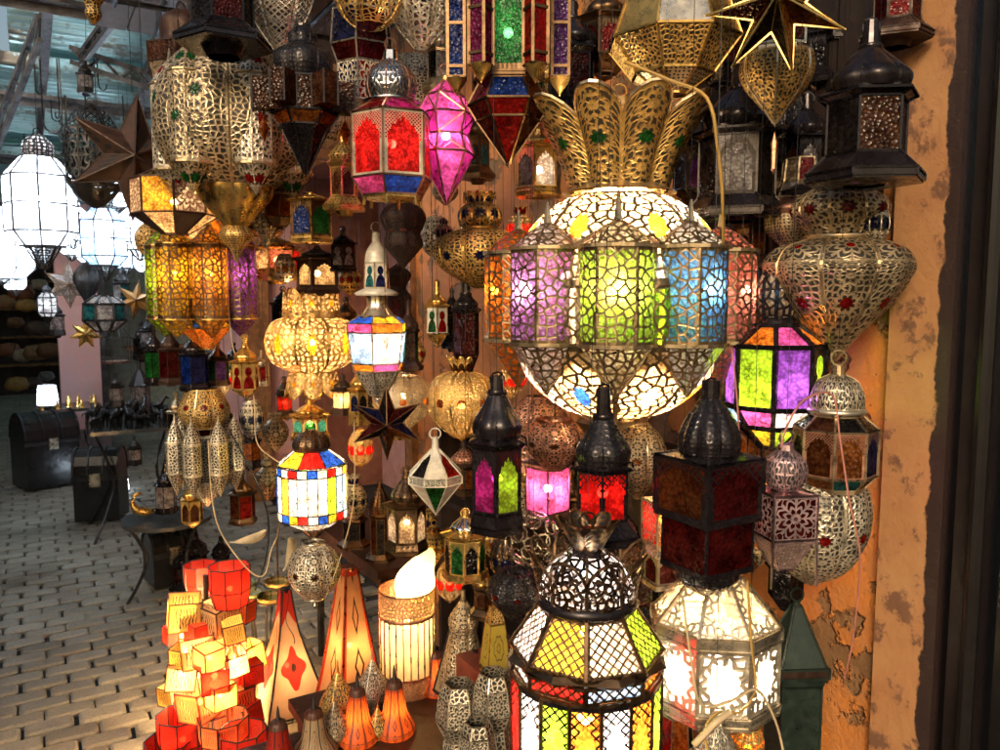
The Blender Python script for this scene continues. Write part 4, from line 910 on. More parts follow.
# four mosaic cylinders (left)
L = Lan('cylinder_chandelier', 'lit chandelier of yellow, orange, violet and cream pierced cylinders on the left', 'chandelier', 205, 196, 352, 60, 2.5, 6, 0, None, 'brass', fw=.0024)
L.neck(0, .14, .2, .25, metal('brass')).panel('roof_panel', .1, .25, .3, .9, G_('cream orange')).panes(.3, .8, .62, .8, F_('brass', 'vor', 'orange', S=60)).panes(.66, 1.0, .84, .8, G_('blue yellow red orange')).panel('lower_panel', .84, .8, .98, .2, F_('brass', 'rose', 'orange', S=70))
L.bullets(7, 1.25, .20, .90, .56, [filig('bronze', 'vor', c, S=58, th=.13) for c in ('orangey', 'purple', 'warm', 'red', 'orange', 'lime', 'yellow')], cone=.17, ph=.15)
L.bulb(.5, 3.0, WARM, r=.018)
for k in range(7):
    c = L.pt(k+.15, 7, .5, 1.25); m = MB(); r = .008; m.lathe([(0, r), (r*.7, r*.7), (r, 0), (r*.7, -r*.7), (0, -r)], 6, tuple(c)); m.build('bulb', glow((1, .7, .35), [160, 120, 160, 70, 120, 110, 130][k]), L.root, smooth=True)
L.done()
# silver bullets chandelier
L = Lan('silver_bullet_chandelier', 'small silver chandelier of pierced pointed cylinders under a brass lobed cap', 'chandelier', 200, 386, 506, 46, 2.5, 8, 0, None, 'silver', fw=.0018)
L.neck(0, .05, .5, .7, metal('brass')); L.lobe('cap', [(.02, .7), (.1, .9), (.22, 1.1), (.34, .7)], filig('brass', 'medal', None, S=120, accent='red')).panes(.34, .7, .44, .4, G_('maroon')).panel('body', .4, .6, .8, .7, filig('silver', 'vor', None, S=110)).lobe('bowl', [(.78, .7), (.9, .5), (1, .05)], filig('silver', 'dots', None, S=130))
L.bullets(7, 1.25, .25, .88, .40, [filig('silver', 'vor', None, S=105, th=.12)], cone=.3, ph=.5); L.done()

# row of small lanterns on the left
SM = [('small black lantern with green glass at the left end of the row under the cylinders', 152, 324, 386, 22, 2.7, 'black', 'green', None),
      ('black lantern with dark red panes next to the green glass one', 168, 322, 386, 26, 2.6, 'rust', 'maroon', None),
      ('bulbous cobalt blue lantern with a black neck in the row under the cylinders', 192, 326, 392, 32, 2.5, 'black', 'navy blue', None),
      ('small lantern with violet and green panes right of the cobalt blue one', 216, 340, 386, 24, 2.6, 'bronze', 'purple green', None),
      ('pale brass lantern with red keyhole panes at the end of the row', 243, 334, 398, 32, 2.4, 'brass', None, ('brass', 'key', 'red')),
      ('tiny red glass lantern beside the iron door jamb', 259, 350, 386, 16, 2.6, 'silver', 'red', None),
      ('small brass lantern with amber windows below the silver chandelier', 184, 476, 528, 26, 2.5, 'brass', None, ('brass', 'solidarch', 'brownglass')),
      ('black table lantern with white panes on the far iron table', 158, 462, 514, 24, 3.95, 'black', 'white clear', None),
      ('dark red and violet lantern hanging right of the silver chandelier', 236, 470, 524, 30, 2.6, 'bronze', 'red magenta brownglass', None)]
for lb, px, y0, y1, w_, f, fr, pn, pm_ in SM:
    hang = 'table' not in lb
    house(lb, px, y0, y1, w_, f, 6, 15, fr, pn or 'red', pm=F_(*pm_) if pm_ else None, dome=fr, dpat=None, hang=hang, bot='taper' if fr == 'brass' else 'skirt', bw=.82, skirt=.95, vs=(.2, .4, .45, .86, .95), neck=.18, name=HL if hang else 'table_lantern')

# cool white lanterns in the background
def cage(label, px, y0, y1, w_, f, T, n=8, panes='cool', col=COOL, fr='iron', rot=0, vs=(.2, .34, .72, .82)):
    T = T*1.7
    L = Lan(HL, label, 'lantern', px, y0, y1, w_, f, n, rot, None, fr, fw=.0045)
    a, b, c, d = vs
    L.neck(0, .06, .12).lobe('dome', [(.04, .1), (.1, .4), (.16, .46), (a, .42)], filig('iron', 'dots', 'clear', S=60)); L.panes(a, .5, b, 1.0, G_(panes)).panes(b, 1.0, c, 1.0, G_(panes)).panes(c, 1.0, d, .62, G_(panes)).panel('lower_cage', d, .5, .97, .12, filig('iron', 'fan', None, S=40)).finial(.95, 1, .1)
    L.bars((b+c)/2, 1.0, c, 1.0)
    L.bulb(.5, T, col, r=.03); L.done()
cage('large white glass lantern with dark bars shining in the left background', 46, 128, 272, 64, 3.4, 3.6, rot=20)
cage('overexposed white lantern cut by the left edge of the photograph', 4, 196, 286, 62, 4.2, 6.0, vs=(.12, .3, .8, .92))
cage('lit lantern with blue and green lower panes behind the brown star', 107, 190, 282, 44, 4.2, 3.0, panes='cool sky teal cool cool green')
cage('white glowing lantern right of the blue and green one', 142, 194, 262, 40, 4.3, 4.0)
cage('small dim lantern hanging low beneath the large white one', 47, 284, 324, 18, 4.5, .5, panes='clear')
L = Lan(HL, 'dark filigree cylinder lantern with a domed cap beside the brown star', 'lantern', 100, 98, 208, 54, 3.2, 6, 0, None, 'iron')
L.neck(0, .08, .1).lobe('dome', [(.05, .1), (.14, .6), (.24, .85), (.3, .95)], filig('iron', 'lat', None, S=40)).lobe('body', [(.3, .95), (.55, .98), (.8, .95)], filig('iron', 'rose', None, S=40), ribs=True).lobe('bowl', [(.8, .95), (.92, .6), (1, .1)], filig('iron', 'dots', None, S=50)); L.done()
L = Lan(HL, 'round wire and glass lantern with thick bars left of the ochre star', 'lantern', 104, 292, 332, 42, 4.2, 8, 0, None, 'iron', fw=.008)
L.neck(0, .1, .2).panes(.1, .4, .3, .95, G_('clear')).panes(.3, .95, .7, 1.0, G_('clear teal')).panes(.7, 1.0, .98, .4, G_('clear')); L.done()
L = Lan('birdcage', 'little wire birdcage hanging in front of the grey green shopfront', 'birdcage', 114, 324, 362, 26, 4.8, 10, 0, None, 'iron', fw=.003)
for v in (.35, .6, .85, .98): L.bars(v, 1.0, .99, 1.0, 10, bot=False, vert=(v == .35))
for k in range(10): L.fm.tube([L.pt(k+.5, 10, .35, 1.0), L.pt(k+.5, 10, .12, .55), Vector((0, 0, L.Z(.02)))], .002, 3)
L.plate('floor', .99, 1.0, metal('wood')); L.done()

cage('added blazing white lantern in the far row behind the clear star', 76, 196, 250, 34, 5.2, 5.0)  # this and the next two lit lanterns are added to brighten the background
cage('small added white lit lantern under the tip of the brown star', 128, 232, 276, 26, 5.4, 5.0, panes='cool sky')
cage('added white lantern glowing behind the green and blue one', 92, 222, 272, 26, 5.8, 5.0)
gourd('dim iron gourd lantern hanging by the far iron post', 88, 262, 306, 26, 5.0, [('body', [(.02, .3), (.3, 1.0), (.6, .8), (1, .05)])], mk='iron', S=60, accent=None, n=6)
# ---------- the dim back layer against wall, board and cabinet
B_ = 'black'; Bz = 'bronze'
FILL = [
 ('black lantern with violet panes behind the right side of the crown', 697, 108, 214, 60, 1.9, 6, B_, 'purple dark', B_),
 ('slim black lantern between the pale arched one and the silver gourd', 768, 118, 236, 44, 1.78, 6, B_, 'dark brownglass', B_),
 ('bronze lantern with amber panes above the stained green and purple one', 750, 196, 272, 52, 1.75, 6, Bz, 'amber brownglass', Bz),
 ('black lantern in deep shade at the top between faceted brass and teardrop', 716, -10, 92, 62, 1.8, 6, B_, 'maroon', B_),
 ('black lantern high in the shade right of the teardrop', 812, 0, 92, 58, 1.72, 6, B_, 'dark', B_),
 ('rusty lantern with red panes behind the amber skirted lantern', 884, -70, 48, 66, 1.5, 6, 'rust', 'red maroon', B_),
 ('dark red lantern half hidden left of the faceted brass one', 602, -20, 82, 60, 2.0, 6, Bz, 'red maroon', Bz),
 ('brass lantern with amber glass left of the crown at the top', 548, 52, 130, 46, 2.1, 6, 'brass', 'amber dark', 'brass'),
 ('bronze lantern with teal panes right of the pink crystal lantern', 478, 108, 184, 38, 2.4, 6, Bz, 'teal dark', Bz),
 ('old silver lantern with blue panes behind the tower lantern', 460, -10, 62, 44, 2.2, 6, 'oldsilver', 'navy blue', 'oldsilver'),
 ('brass lantern with ruby panes behind the pink crystal lantern', 418, 96, 160, 36, 2.3, 6, 'brass', 'red', 'brass'),
 ('maroon glass lantern with a brass foot right of the black pointed tail', 346, 130, 216, 44, 2.1, 6, 'brass', 'maroon amber', 'brass'),
 ('bronze lantern with orange panes left of the maroon glass one', 282, 168, 232, 36, 2.3, 6, Bz, 'orange amber', Bz),
 ('rusty lantern with cream panes below the openwork cube', 196, 214, 262, 30, 2.7, 6, 'rust', 'cream', 'rust'),
 ('brass lantern with red drop panes beside the openwork cube', 234, 200, 256, 34, 2.5, 6, 'brass', 'red coral', 'brass'),
 ('dark lantern beneath the brass fringe lantern at the jamb', 283, 286, 330, 26, 2.9, 6, B_, 'dark', B_),
 ('bronze lantern with green glass left of the patchwork box lantern', 346, 296, 352, 30, 2.9, 6, Bz, 'green teal', Bz),
 ('black lantern with amber glass behind the patchwork box lantern', 382, 288, 350, 30, 2.8, 6, B_, 'amber', B_),
 ('dark bottle lantern right of the narrow brass arch one', 372, 350, 420, 26, 2.8, 6, B_, 'maroon', B_),
 ('bronze lantern with red panes hanging left of the striped glass one', 282, 376, 420, 22, 2.9, 6, Bz, 'red', Bz),
 ('tiny brass lantern with white glow under the patchwork box lantern', 398, 404, 440, 22, 2.7, 6, 'brass', 'cream', 'brass'),
 ('rusty lantern with copper panes under the yellow lit ball', 463, 440, 500, 38, 2.4, 6, 'rust', 'amber', 'copper'),
 ('brass lantern with yellow panes on the cabinet right of the lime one', 528, 456, 512, 30, 2.2, 6, 'brass', 'yellow amber', 'brass'),
 ('bronze lantern left of the scarlet lantern against the cabinet', 572, 470, 540, 34, 1.95, 6, Bz, 'dark amber', Bz),
 ('black lantern with magenta glass between scarlet and broad black lanterns', 652, 520, 590, 34, 1.75, 6, B_, 'magenta', B_),
 ('black lantern deep in shadow below the wire ball', 546, 556, 620, 40, 1.9, 6, B_, 'maroon dark', B_),
 ('dark gold lantern low against the cabinet below the small windowed one', 484, 566, 618, 36, 2.1, 6, Bz, 'brownglass', 'brass'),
 ('black lantern between the brightest lamp and the green tower', 796, 536, 612, 40, 1.62, 6, B_, 'dark', B_),
 ('bronze lantern behind the silver octagonal lantern', 800, 370, 440, 40, 1.66, 6, Bz, 'amber', Bz),
 ('black lantern under the stained green and purple one', 764, 446, 520, 40, 1.62, 6, B_, 'orange brownglass', B_),
 ('copper lantern with amber panes beside the neck of the rose lantern', 752, 404, 470, 32, 1.6, 6, 'copper', 'amber orange', 'copper'),
 ('brass lantern glowing orange behind the broad black lantern', 742, 470, 560, 40, 1.55, 6, 'brass', 'orange warm', 'brass'),
]
for q, (lb, px, y0, y1, w_, f, n_, fr, pn, dm) in enumerate(FILL):
    lit_ = (1.4, WARM) if 'glow' in lb else ((.35, WARM) if q % 3 == 1 else None)
    house(lb, px, y0, y1, w_, f, n_, 11*q % 50, fr, pm=[filig(fr, 'arch' if q % 2 else 'solidarch', c, S=120) for c in pn.split()], dome=dm, dpat='dots' if q % 2 else None, S=110, lit=lit_, bot='skirt' if q % 3 else 'taper', bw=.62 if q % 3 else .85, dr=.7)
SIL = [('silver pierced gourd high left of the tower lantern', 446, 176, 206, 26, 2.6), ('old silver gourd lantern above the great globe on the left', 520, 60, 132, 44, 2.3), ('silver gourd between crown and pale arched black lantern', 660, 210, 262, 40, 1.95),
       ('dim silver bowl above the wire ball', 512, 470, 530, 44, 2.2), ('silver gourd low behind the scalloped dome', 556, 610, 664, 40, 1.7), ('small silver gourd below the dark red bottle lantern', 415, 336, 370, 20, 2.8),
       ('silver pot lantern behind the green arched lantern', 272, 412, 452, 26, 2.8), ('old silver gourd right of the pilaster side jewel gourd', 872, 196, 250, 30, 1.45), ('silver cup lantern under the black bottle with grey windows', 350, 262, 296, 24, 2.7)]
for q, (lb, px, y0, y1, w_, f) in enumerate(SIL):
    gourd(lb, px, y0, y1, w_, f, [('crown', .22, .3, .0, .55), ('body', [(.16, .3), (.3, .8), (.52, 1.0), (.75, .75), (.98, .06)])], mk=['oldsilver', 'silver', 'brass'][q % 3], S=82, accent=[None, 'navy', 'red'][q % 3], n=8)

gourd('large silver teardrop gourd behind the black lantern with the pointed tail', 268, 92, 250, 112, 2.35, [('body', [(.0, .5), (.10, .9), (.28, 1.0), (.5, .78), (.72, .34), (.84, .26), (.92, .12), (.99, .02)])], mk='silver', S=75, accent='amber', n=8)
gourd('round silver shade lantern with coarse lace behind the chrome dome', 418, 56, 150, 76, 2.25, [('body', [(.0, .5), (.2, .95), (.45, 1.0), (.7, .7), (.98, .05)])], mk='silver', S=100, accent=None, n=8)
MORE = [  # label, px, y0, y1, w, f, metal
 ('brass gourd lantern at the left of the openwork cube', 152, 214, 262, 28, 3.0, 'brass'), ('tiny silver gourd under the violet cylinder', 222, 356, 396, 20, 2.8, 'silver'),
 ('silver gourd in front of the shop jamb below the red keyhole one', 248, 398, 440, 24, 2.6, 'silver'), ('brass gourd lantern just right of the jamb, shoulder high', 284, 330, 372, 24, 2.9, 'brass'),
 ('old silver gourd lantern left of the striped glass lantern', 262, 452, 500, 24, 2.7, 'oldsilver'), ('brass gourd under the narrow arch lantern', 358, 428, 470, 26, 2.7, 'brass'),
 ('silver gourd lantern right of the striped glass lantern', 350, 474, 524, 28, 2.7, 'silver'), ('brass gourd lantern between bronze lantern and orange wall', 432, 520, 566, 26, 2.4, 'brass'),
 ('silver gourd lantern left of the silver tulip gourd', 436, 214, 262, 30, 2.5, 'silver'), ('brass gourd on the tan wall under the pale arched lantern', 520, 206, 250, 28, 2.3, 'brass'),
 ('copper gourd lantern under the glowing pink crystal', 444, 214, 246, 18, 2.2, 'copper'), ('old silver gourd lantern under the teardrop tail', 286, 252, 286, 22, 2.5, 'oldsilver'),
 ('silver gourd beside the maroon glass lantern', 330, 96, 150, 30, 2.3, 'silver'), ('brass gourd lantern over the bronze cabinet lantern', 512, 352, 400, 30, 2.3, 'brass'),
 ('bronze gourd lantern in the shade under the lime lantern', 506, 534, 584, 34, 1.9, 'bronze'), ('brass gourd lantern left of the wire ball', 492, 520, 560, 24, 2.2, 'brass'),
 ('silver gourd lantern right of the small red and silver lantern', 536, 664, 716, 30, 1.7, 'silver'), ('oldest looking dull gourd lantern by the cabinet edge', 448, 560, 604, 30, 2.4, 'oldsilver'),
 ('brass gourd lantern hanging above the flame lamp', 424, 500, 540, 22, 2.5, 'brass'), ('silver gourd lantern behind the rose box lantern', 768, 500, 566, 40, 1.5, 'silver'),
 ('copper gourd lantern against the ochre wall under the skirted black lantern', 884, 150, 186, 26, 1.5, 'copper'), ('brass gourd tucked between crown and tower lantern', 566, 110, 160, 30, 1.9, 'brass')]
for q, (lb, px, y0, y1, w_, f, mk) in enumerate(MORE):
    shp = [[('crown', .24, .28, .02, .5), ('body', [(.18, .3), (.32, .8), (.52, 1.0), (.74, .78), (.96, .06)])], [('neck', 0, .14, .12, .14), ('upper_bulb', [(.12, .14), (.22, .5), (.32, .42)]), ('body', [(.32, .42), (.45, .92), (.6, 1.0), (.8, .6), (.99, .04)])],
           [('rim', .08, .5), ('body', [(.06, .5), (.25, .85), (.5, 1.0), (.72, .85), (.88, .4)]), ('finial', .86, 1, .2)]][q % 3]
    gourd(lb, px, y0, y1, w_, f, shp, mk=mk, S=82, accent=[None, 'red', 'navy', 'amber'][q % 4], n=8, lit=(.8, WARM) if q % 4 == 1 else None, gl='cream' if q % 4 == 1 else None)

# ---------- crowded far left background; white lit lanterns added to brighten it
cage('added white lit lantern shining just left of the blue and green one', 74, 222, 262, 24, 6.2, 6.0)
cage('added white lit lantern above the ochre star', 150, 228, 282, 30, 4.9, 5.0)
cage('tiny added white lit lantern at the far end of the row', 62, 240, 268, 16, 8.0, 7.0)
cage('small added white lantern under the overexposed edge lantern', 16, 262, 296, 22, 6.5, 3.5)
cage('added pale lit lantern beyond the dark filigree cylinder', 118, 168, 216, 34, 5.6, 4.0)
BK = [('dark lantern hanging over the little horses', 112, 372, 408, 16, 4.9, 'iron', 'clear'), ('black lantern in front of the grey green shopfront, shoulder high', 140, 322, 362, 20, 4.8, 'black', 'dark'),
      ('small dark lantern with teal glass by the round wire one', 122, 268, 306, 20, 4.9, 'iron', 'teal clear'), ('iron lantern with pale glass under the ochre star', 146, 318, 350, 18, 4.6, 'iron', 'clear'),
      ('silver lantern with clear glass above the iron horses at right', 172, 392, 440, 22, 4.2, 'oldsilver', 'clear dark'), ('black lantern in shade behind the silver bullet chandelier', 222, 402, 452, 24, 3.6, 'black', 'dark maroon'),
      ('dark lantern with green glass right of the cobalt blue one', 232, 342, 386, 20, 3.2, 'black', 'green'), ('iron lantern beneath the far cobalt shelf', 206, 392, 420, 16, 3.6, 'iron', 'navy'),
      ('small white glass lantern above the shiny tray', 128, 436, 466, 16, 4.4, 'iron', 'white'), ('black lantern with amber glass left of the iron jamb', 246, 420, 470, 24, 3.4, 'black', 'amber'),
      ('dark iron lantern in front of the pink pier', 56, 300, 338, 16, 5.6, 'iron', 'clear'), ('old silver lantern high under the beam near the golden pendant', 96, 60, 96, 18, 4.4, 'iron', 'clear')]
for q, (lb, px, y0, y1, w_, f, fr, pn) in enumerate(BK):
    house(lb, px, y0, y1, w_, f, 6, 13*q % 40, fr, pn, dome=fr, dpat=None, bw=.8, skirt=.9, dr=.68)
# ================================================================== FLOOR AND TABLE GOODS
def fz(py, z):
    k = (375-py)/FPX
    return (CAMZ-z)*(cos(PITCH)+k*sin(PITCH))/(sin(PITCH)-k*cos(PITCH))
def painted(name, base, fig, kind, S=1., clear=.05):
    """parchment stretched on wire, painted by hand; lets light through"""
    key = ('hen', name)
    if key in _mc: return _mc[key]
    N = NT(name); M = N.m_; up = N.n('ShaderNodeUVMap', uv_map='p').outputs[0]; sp = N.n('ShaderNodeSeparateXYZ', i={0: up}); pu, pv = sp.outputs[0], sp.outputs[1]
    nz = N.noise(14, detail=4); jit = M('MULTIPLY', M('SUBTRACT', nz, .5), .12)
    r = M('SQRT', M('ADD', M('MULTIPLY', pu, pu), M('MULTIPLY', pv, pv))); an = M('ARCTAN2', pv, pu)
    base4 = base+(1,); c = N.mixc(N.ramp(nz, .35, .7), tuple(x*.72 for x in base), base)
    ink = (.03, .015, .01)
    if kind == 'flower':
        pvl = M('MULTIPLY', M('ADD', pv, .25), 2.1); rr = M('ADD', M('SQRT', M('ADD', M('MULTIPLY', pu, pu), M('MULTIPLY', pvl, pvl))), jit); aa = M('ARCTAN2', pvl, pu)
        pet = M('LESS_THAN', M('MULTIPLY', rr, M('ADD', 1.1, M('MULTIPLY', M('COSINE', M('MULTIPLY', aa, 4.)), -.22))), .62)
        c = N.mixc(pet, c, fig); c = N.mixc(M('LESS_THAN', rr, .14), c, ink)
        top = M('GREATER_THAN', M('ADD', pv, M('MULTIPLY', M('ABSOLUTE', pu), .25)), .62); c = N.mixc(top, c, fig)
        line = M('LESS_THAN', M('ABSOLUTE', M('SUBTRACT', pu, M('MULTIPLY', M('SINE', M('MULTIPLY', pv, 9.)), .35))), .045); c = N.mixc(M('MULTIPLY', line, M('GREATER_THAN', pv, .1)), c, ink)
    elif kind == 'henna':
        ring = M('LESS_THAN', M('ABSOLUTE', M('SUBTRACT', M('FRACT', M('MULTIPLY', M('ADD', r, M('MULTIPLY', M('COSINE', M('MULTIPLY', an, 8.)), .04)), 3.)), .5)), .10)
        inn = M('LESS_THAN', r, .75); c = N.mixc(M('MULTIPLY', ring, inn), c, fig)
        e = M('GREATER_THAN', M('MAXIMUM', M('ABSOLUTE', pu), M('ABSOLUTE', pv)), .93); c = N.mixc(e, c, fig)
    elif kind == 'scrawl':
        w_ = N.n('ShaderNodeTexWave', i={'Scale': 1.6, 'Distortion': 7., 'Detail': 2., 'Vector': up}).outputs['Fac']
        inn = M('LESS_THAN', M('MAXIMUM', M('ABSOLUTE', pu), M('ABSOLUTE', pv)), .7); c = N.mixc(M('MULTIPLY', M('GREATER_THAN', w_, .80), inn), c, ink)
        e = M('GREATER_THAN', M('MAXIMUM', M('ABSOLUTE', pu), M('ABSOLUTE', pv)), .9); c = N.mixc(e, c, fig)
    elif kind == 'diamond':
        d = M('ADD', M('MULTIPLY', M('ABSOLUTE', pu), 1.3), M('ABSOLUTE', M('SUBTRACT', M('FRACT', M('MULTIPLY', pv, 1.5)), .5)))
        c = N.mixc(M('LESS_THAN', M('ABSOLUTE', M('SUBTRACT', d, .32)), .07), c, ink)
        e = M('GREATER_THAN', M('ABSOLUTE', pu), .80); c = N.mixc(e, c, fig); c = N.mixc(M('GREATER_THAN', M('ADD', M('ABSOLUTE', pv), jit), .86), c, fig)
    p = N.n('ShaderNodeBsdfPrincipled', i={'Base Color': c, 'Roughness': .5, 'Normal': N.bump(nz, .004, 1.)}).outputs[0]
    tl = N.n('ShaderNodeBsdfTranslucent', i={'Color': c}).outputs[0]
    s = N.mixs(.55, p, tl)
    if clear: s = N.mixs(clear, s, N.n('ShaderNodeBsdfTransparent', i={'Color': c}).outputs[0])
    _mc[key] = N.done(s); return _mc[key]
PAR = painted('parchment_cream', (.85, .66, .34), (.45, .25, .08), 'scrawl'); PARY = painted('parchment_yellow', (.85, .58, .14), (.5, .2, .04), 'scrawl')
PARR = painted('parchment_red', (.72, .04, .02), (.30, .02, .01), 'henna'); PARC = painted('parchment_coral', (.85, .20, .07), (.45, .05, .02), 'scrawl')
ORB = painted('orange_leather', (.88, .17, .03), (.40, .07, .02), 'diamond', clear=.0); HEN = painted('henna_leather', (.72, .52, .30), (.25, .11, .05), 'henna', clear=0)
FLW = painted('red_flower_leather', (.78, .52, .30), (.55, .03, .02), 'flower', clear=.03)
YPA = painted('yellow_paper', (.80, .62, .10), (.20, .12, .04), 'henna', clear=.03); PYR = painted('pyramid_leather', (.80, .42, .18), (.62, .05, .02), 'diamond', clear=.03)

def box_lamp():
    f = 2.62; px0 = 195; base = xy(px0, f); r = empty('box_tree_lamp', (base.x, base.y, 0), 'lit floor lamp of red, coral and cream parchment boxes stacked up a pole', 'floor lamp')
    a0 = atan2(-base.y, -base.x)+pi/2
    m = MB(); m.tube([(0, 0, 0), (0, 0, zz(575, f))], .009, 8); m.build('pole', metal('iron'), r)
    m = MB(); m.lathe([(0, .02), (.15, .018), (.16, 0)], 20); m.build('base_plate', metal('iron'), r)
    R_ = random.Random(5)
    L_ = [(172, 612, 42, PARY, 0, .06), (207, 616, 40, PAR, .5, .05), (232, 611, 28, PARC, .7, 0), (160, 634, 24, PARR, .3, 0), (184, 648, 43, PAR, .2, .10), (216, 644, 36, PARC, .8, .03), (236, 656, 36, PARY, .35, -.02),
          (167, 673, 38, PAR, .05, .10), (201, 676, 34, PARR, .1, .17), (226, 680, 32, PARR, .6, .03), (155, 694, 27, PARY, .5, .02), (184, 702, 42, PARC, .75, .14), (222, 698, 40, PARC, .45, .07), (206, 722, 32, PARC, .2, .10), (193, 628, 30, PARC, .9, -.1), (245, 690, 26, PAR, .4, -.12), (205, 700, 36, PARR, .2, -.12), (182, 676, 36, PARY, .6, -.12), (196, 657, 30, PARC, .3, .16), (170, 655, 28, PARY, .8, .12), (222, 662, 30, PAR, .1, .1), (206, 694, 32, PARY, .5, .17), (171, 716, 32, PARR, .2, .1), (232, 714, 32, PARR, .6, .08), (190, 722, 30, PAR, .9, .12), (238, 672, 28, PARR, .1, .05), (186, 631, 28, PARR, .4, .08), (222, 630, 28, PARY, .2, .1)]
    for px, py, s_, mt, ro, near in L_:
        p = P(px, py, f-near)-Vector((base.x, base.y, 0)); s = s_/FPX*f*.74; q = (Matrix.Rotation(a0+ro*1.2+R_.uniform(-.2, .2), 3, 'Z') @ Matrix.Rotation(R_.uniform(-.12, .12), 3, 'X') @ Matrix.Rotation(R_.uniform(-.14, .14), 3, 'Y'))
        m = MB(); c8 = [p+q @ Vector((x*s/2, y*s/2, z*s*.48)) for z in (1, -1) for x, y in ((-1, -1), (1, -1), (1, 1), (-1, 1))]
        for k in range(4): m.quadgrid([[c8[k], c8[(k+1) % 4]], [c8[4+k], c8[4+(k+1) % 4]]])
        m.quadgrid([[c8[0], c8[1]], [c8[3], c8[2]]]) if R_.random() < .6 else None
        b = m.build('parchment_box', mt, r)
        m = MB()
        for k in range(4):
            k2 = (k+1) % 4; m.tube([c8[k], c8[k2]], .0018, 4); m.tube([c8[4+k], c8[4+k2]], .0018, 4); m.tube([c8[k], c8[4+k]], .0018, 4)
        m.tube([p, (0, 0, p.z)], .003, 4)
        o = m.build('wire_frame', metal('iron'), b)
    for px, py, T, nr in ((196, 657, 260, .16), (170, 655, 200, .12), (206, 694, 240, .17), (222, 662, 240, .10), (201, 676, 160, .17), (184, 702, 200, .14), (184, 648, 220, .10), (167, 673, 200, .10)) + tuple(q+(.01,) for q in ((203, 640, 2200), (189, 668, 1500), (205, 690, 1200), (180, 625, 900), (222, 660, 900), (200, 715, 700))):
        p = P(px, py, f-nr)-Vector((base.x, base.y, 0)); m = MB(); q = .011; m.lathe([(0, q), (q*.7, q*.7), (q, 0), (q*.7, -q*.7), (0, -q)], 7, tuple(p)); m.build('bulb', glow((1, .60, .24), T), r, smooth=True)
box_lamp()
def cup(label, px, y0, y1, w, z=None, f=None, mt=None, n=8, flare=.8, lit=None, group=None):
    f = f or fz(y1, z or 0); L = Lan('candle_cup', label, 'candle cup', px, y0, y1, w, f, n, 10, group, 'iron', False)
    L.panel('side', .04, 1.0, .6, .98, mt or PARR).panel('lower_side', .6, .98, 1, flare, mt or PARR, bars=True)
    if lit: L.bulb(.6, lit, (1, .45, .2))
    L.done(); return L
cup('scarlet parchment cup at the top of the stacked boxes, nearer of the two', 220, 564, 605, 42, f=2.55, lit=.9)
cup('crimson parchment cup behind the scarlet one at the top of the stacked boxes', 190, 563, 594, 34, f=2.8, lit=.4)
cup('red leather bowl lantern under the boxes at far left', 165, 712, 758, 52, f=2.5, lit=.3)
cup('orange red leather bowl lantern under the middle of the boxes', 208, 715, 752, 52, f=2.42, mt=PARC, lit=.5)
cup('deep red leather bowl lantern at the bottom edge under the boxes', 228, 728, 775, 50, f=2.36, lit=.25)
cup('red candle bowl at the very bottom left of the box lamp', 150, 738, 790, 50, f=2.45, lit=.15)
# ball painted green and cream
L = Lan('painted_ball_lamp', 'cream and green painted parchment ball right of the box lamp', 'table lamp', 243, 668, 724, 40, 2.75, 8, 0, None, 'iron', False)
L.lobe('shade', [(.0, .3), (.2, .8), (.5, 1.0), (.8, .8), (1, .3)], [HEN, g('green')], n=8, bulge=.03); L.done()

def leather_lamp(label, px, y0, y1, w, f, prof, mt, n=4, rot=0, lit=None, fr='iron', name='leather_lamp', cat='floor lamp', feet=False, topcol=None):
    L = Lan(name, label, cat, px, y0, y1, w, f, n, rot, None, fr, False, fw=.004)
    m = MB(); P_ = catmull(prof, 5)
    for k in range(n):
        grid = []
        for v, r in P_:
            a, b = L.pt(k-.5, n, max(v, .0001), r), L.pt(k+.5, n, max(v, .0001), r); grid.append([a.lerp(b, i/4)*1.0 for i in range(5)])
        m.quadgrid(grid); L.fm.tube([L.pt(k+.5, n, max(v, .0001), r) for v, r in P_], L.fw, 5)
    m.build('shade', mt, L.root, smooth=False); v, r = P_[-1]; L.bars(v, r, v, r, n, top=False, vert=False)
    if feet: L.feet(v-.01, 1.0, r, n, metal('iron'))
    L.neck(0, .03, prof[0][1]*.8, part='cap')
    if lit: L.bulb(.6, lit[0], lit[1])
    L.done(); return L
leather_lamp('tall curved leather lamp painted with a red flower and black outlines', 277, 588, 716, 92, 2.72, [(.01, .14), (.3, .30), (.6, .62), (.9, 1.0)], FLW, rot=20, lit=(.22, WARM), feet=True)
leather_lamp('tall straight orange pyramid lamp with red edges and small diamonds', 343, 566, 698, 74, 2.6, [(.01, .26), (.35, .48), (.7, .74), (.99, 1.0)], PYR, rot=30, lit=(.3, WARM), fr='copper', feet=False)
def bell(label, px, y0, y1, w, z, mt, fr='iron', group=None, f=None, n=8):
    f = f or fz(y1, z); L = Lan('leather_bell_lamp', label, 'bell lamp', px, y0, y1, w, f, n, 0, group, fr, False, fw=.0018)
    L.lathe('spike', [(0, .02), (.06, .06), (.2, .10), (.24, .14)], metal(fr), 8, k=1)
    L.lobe('cap', [(.20, .12), (.24, .34), (.32, .42)], plain('dark_leather', (.10, .03, .015), .5), n=n, bulge=.03)
    L.lobe('shade', [(.32, .42), (.5, .5), (.68, .62), (.82, .9), (.92, 1.0)], mt, n=n, bulge=.02); L.lobe('rim', [(.90, 1.0), (.95, 1.04), (1, .92)], mt, n=n, bulge=.01, ribs=False)
    if mt is ORB: L.bulb(.62, .45, WARM)
    L.done()
TZ = .37; SZ = .55
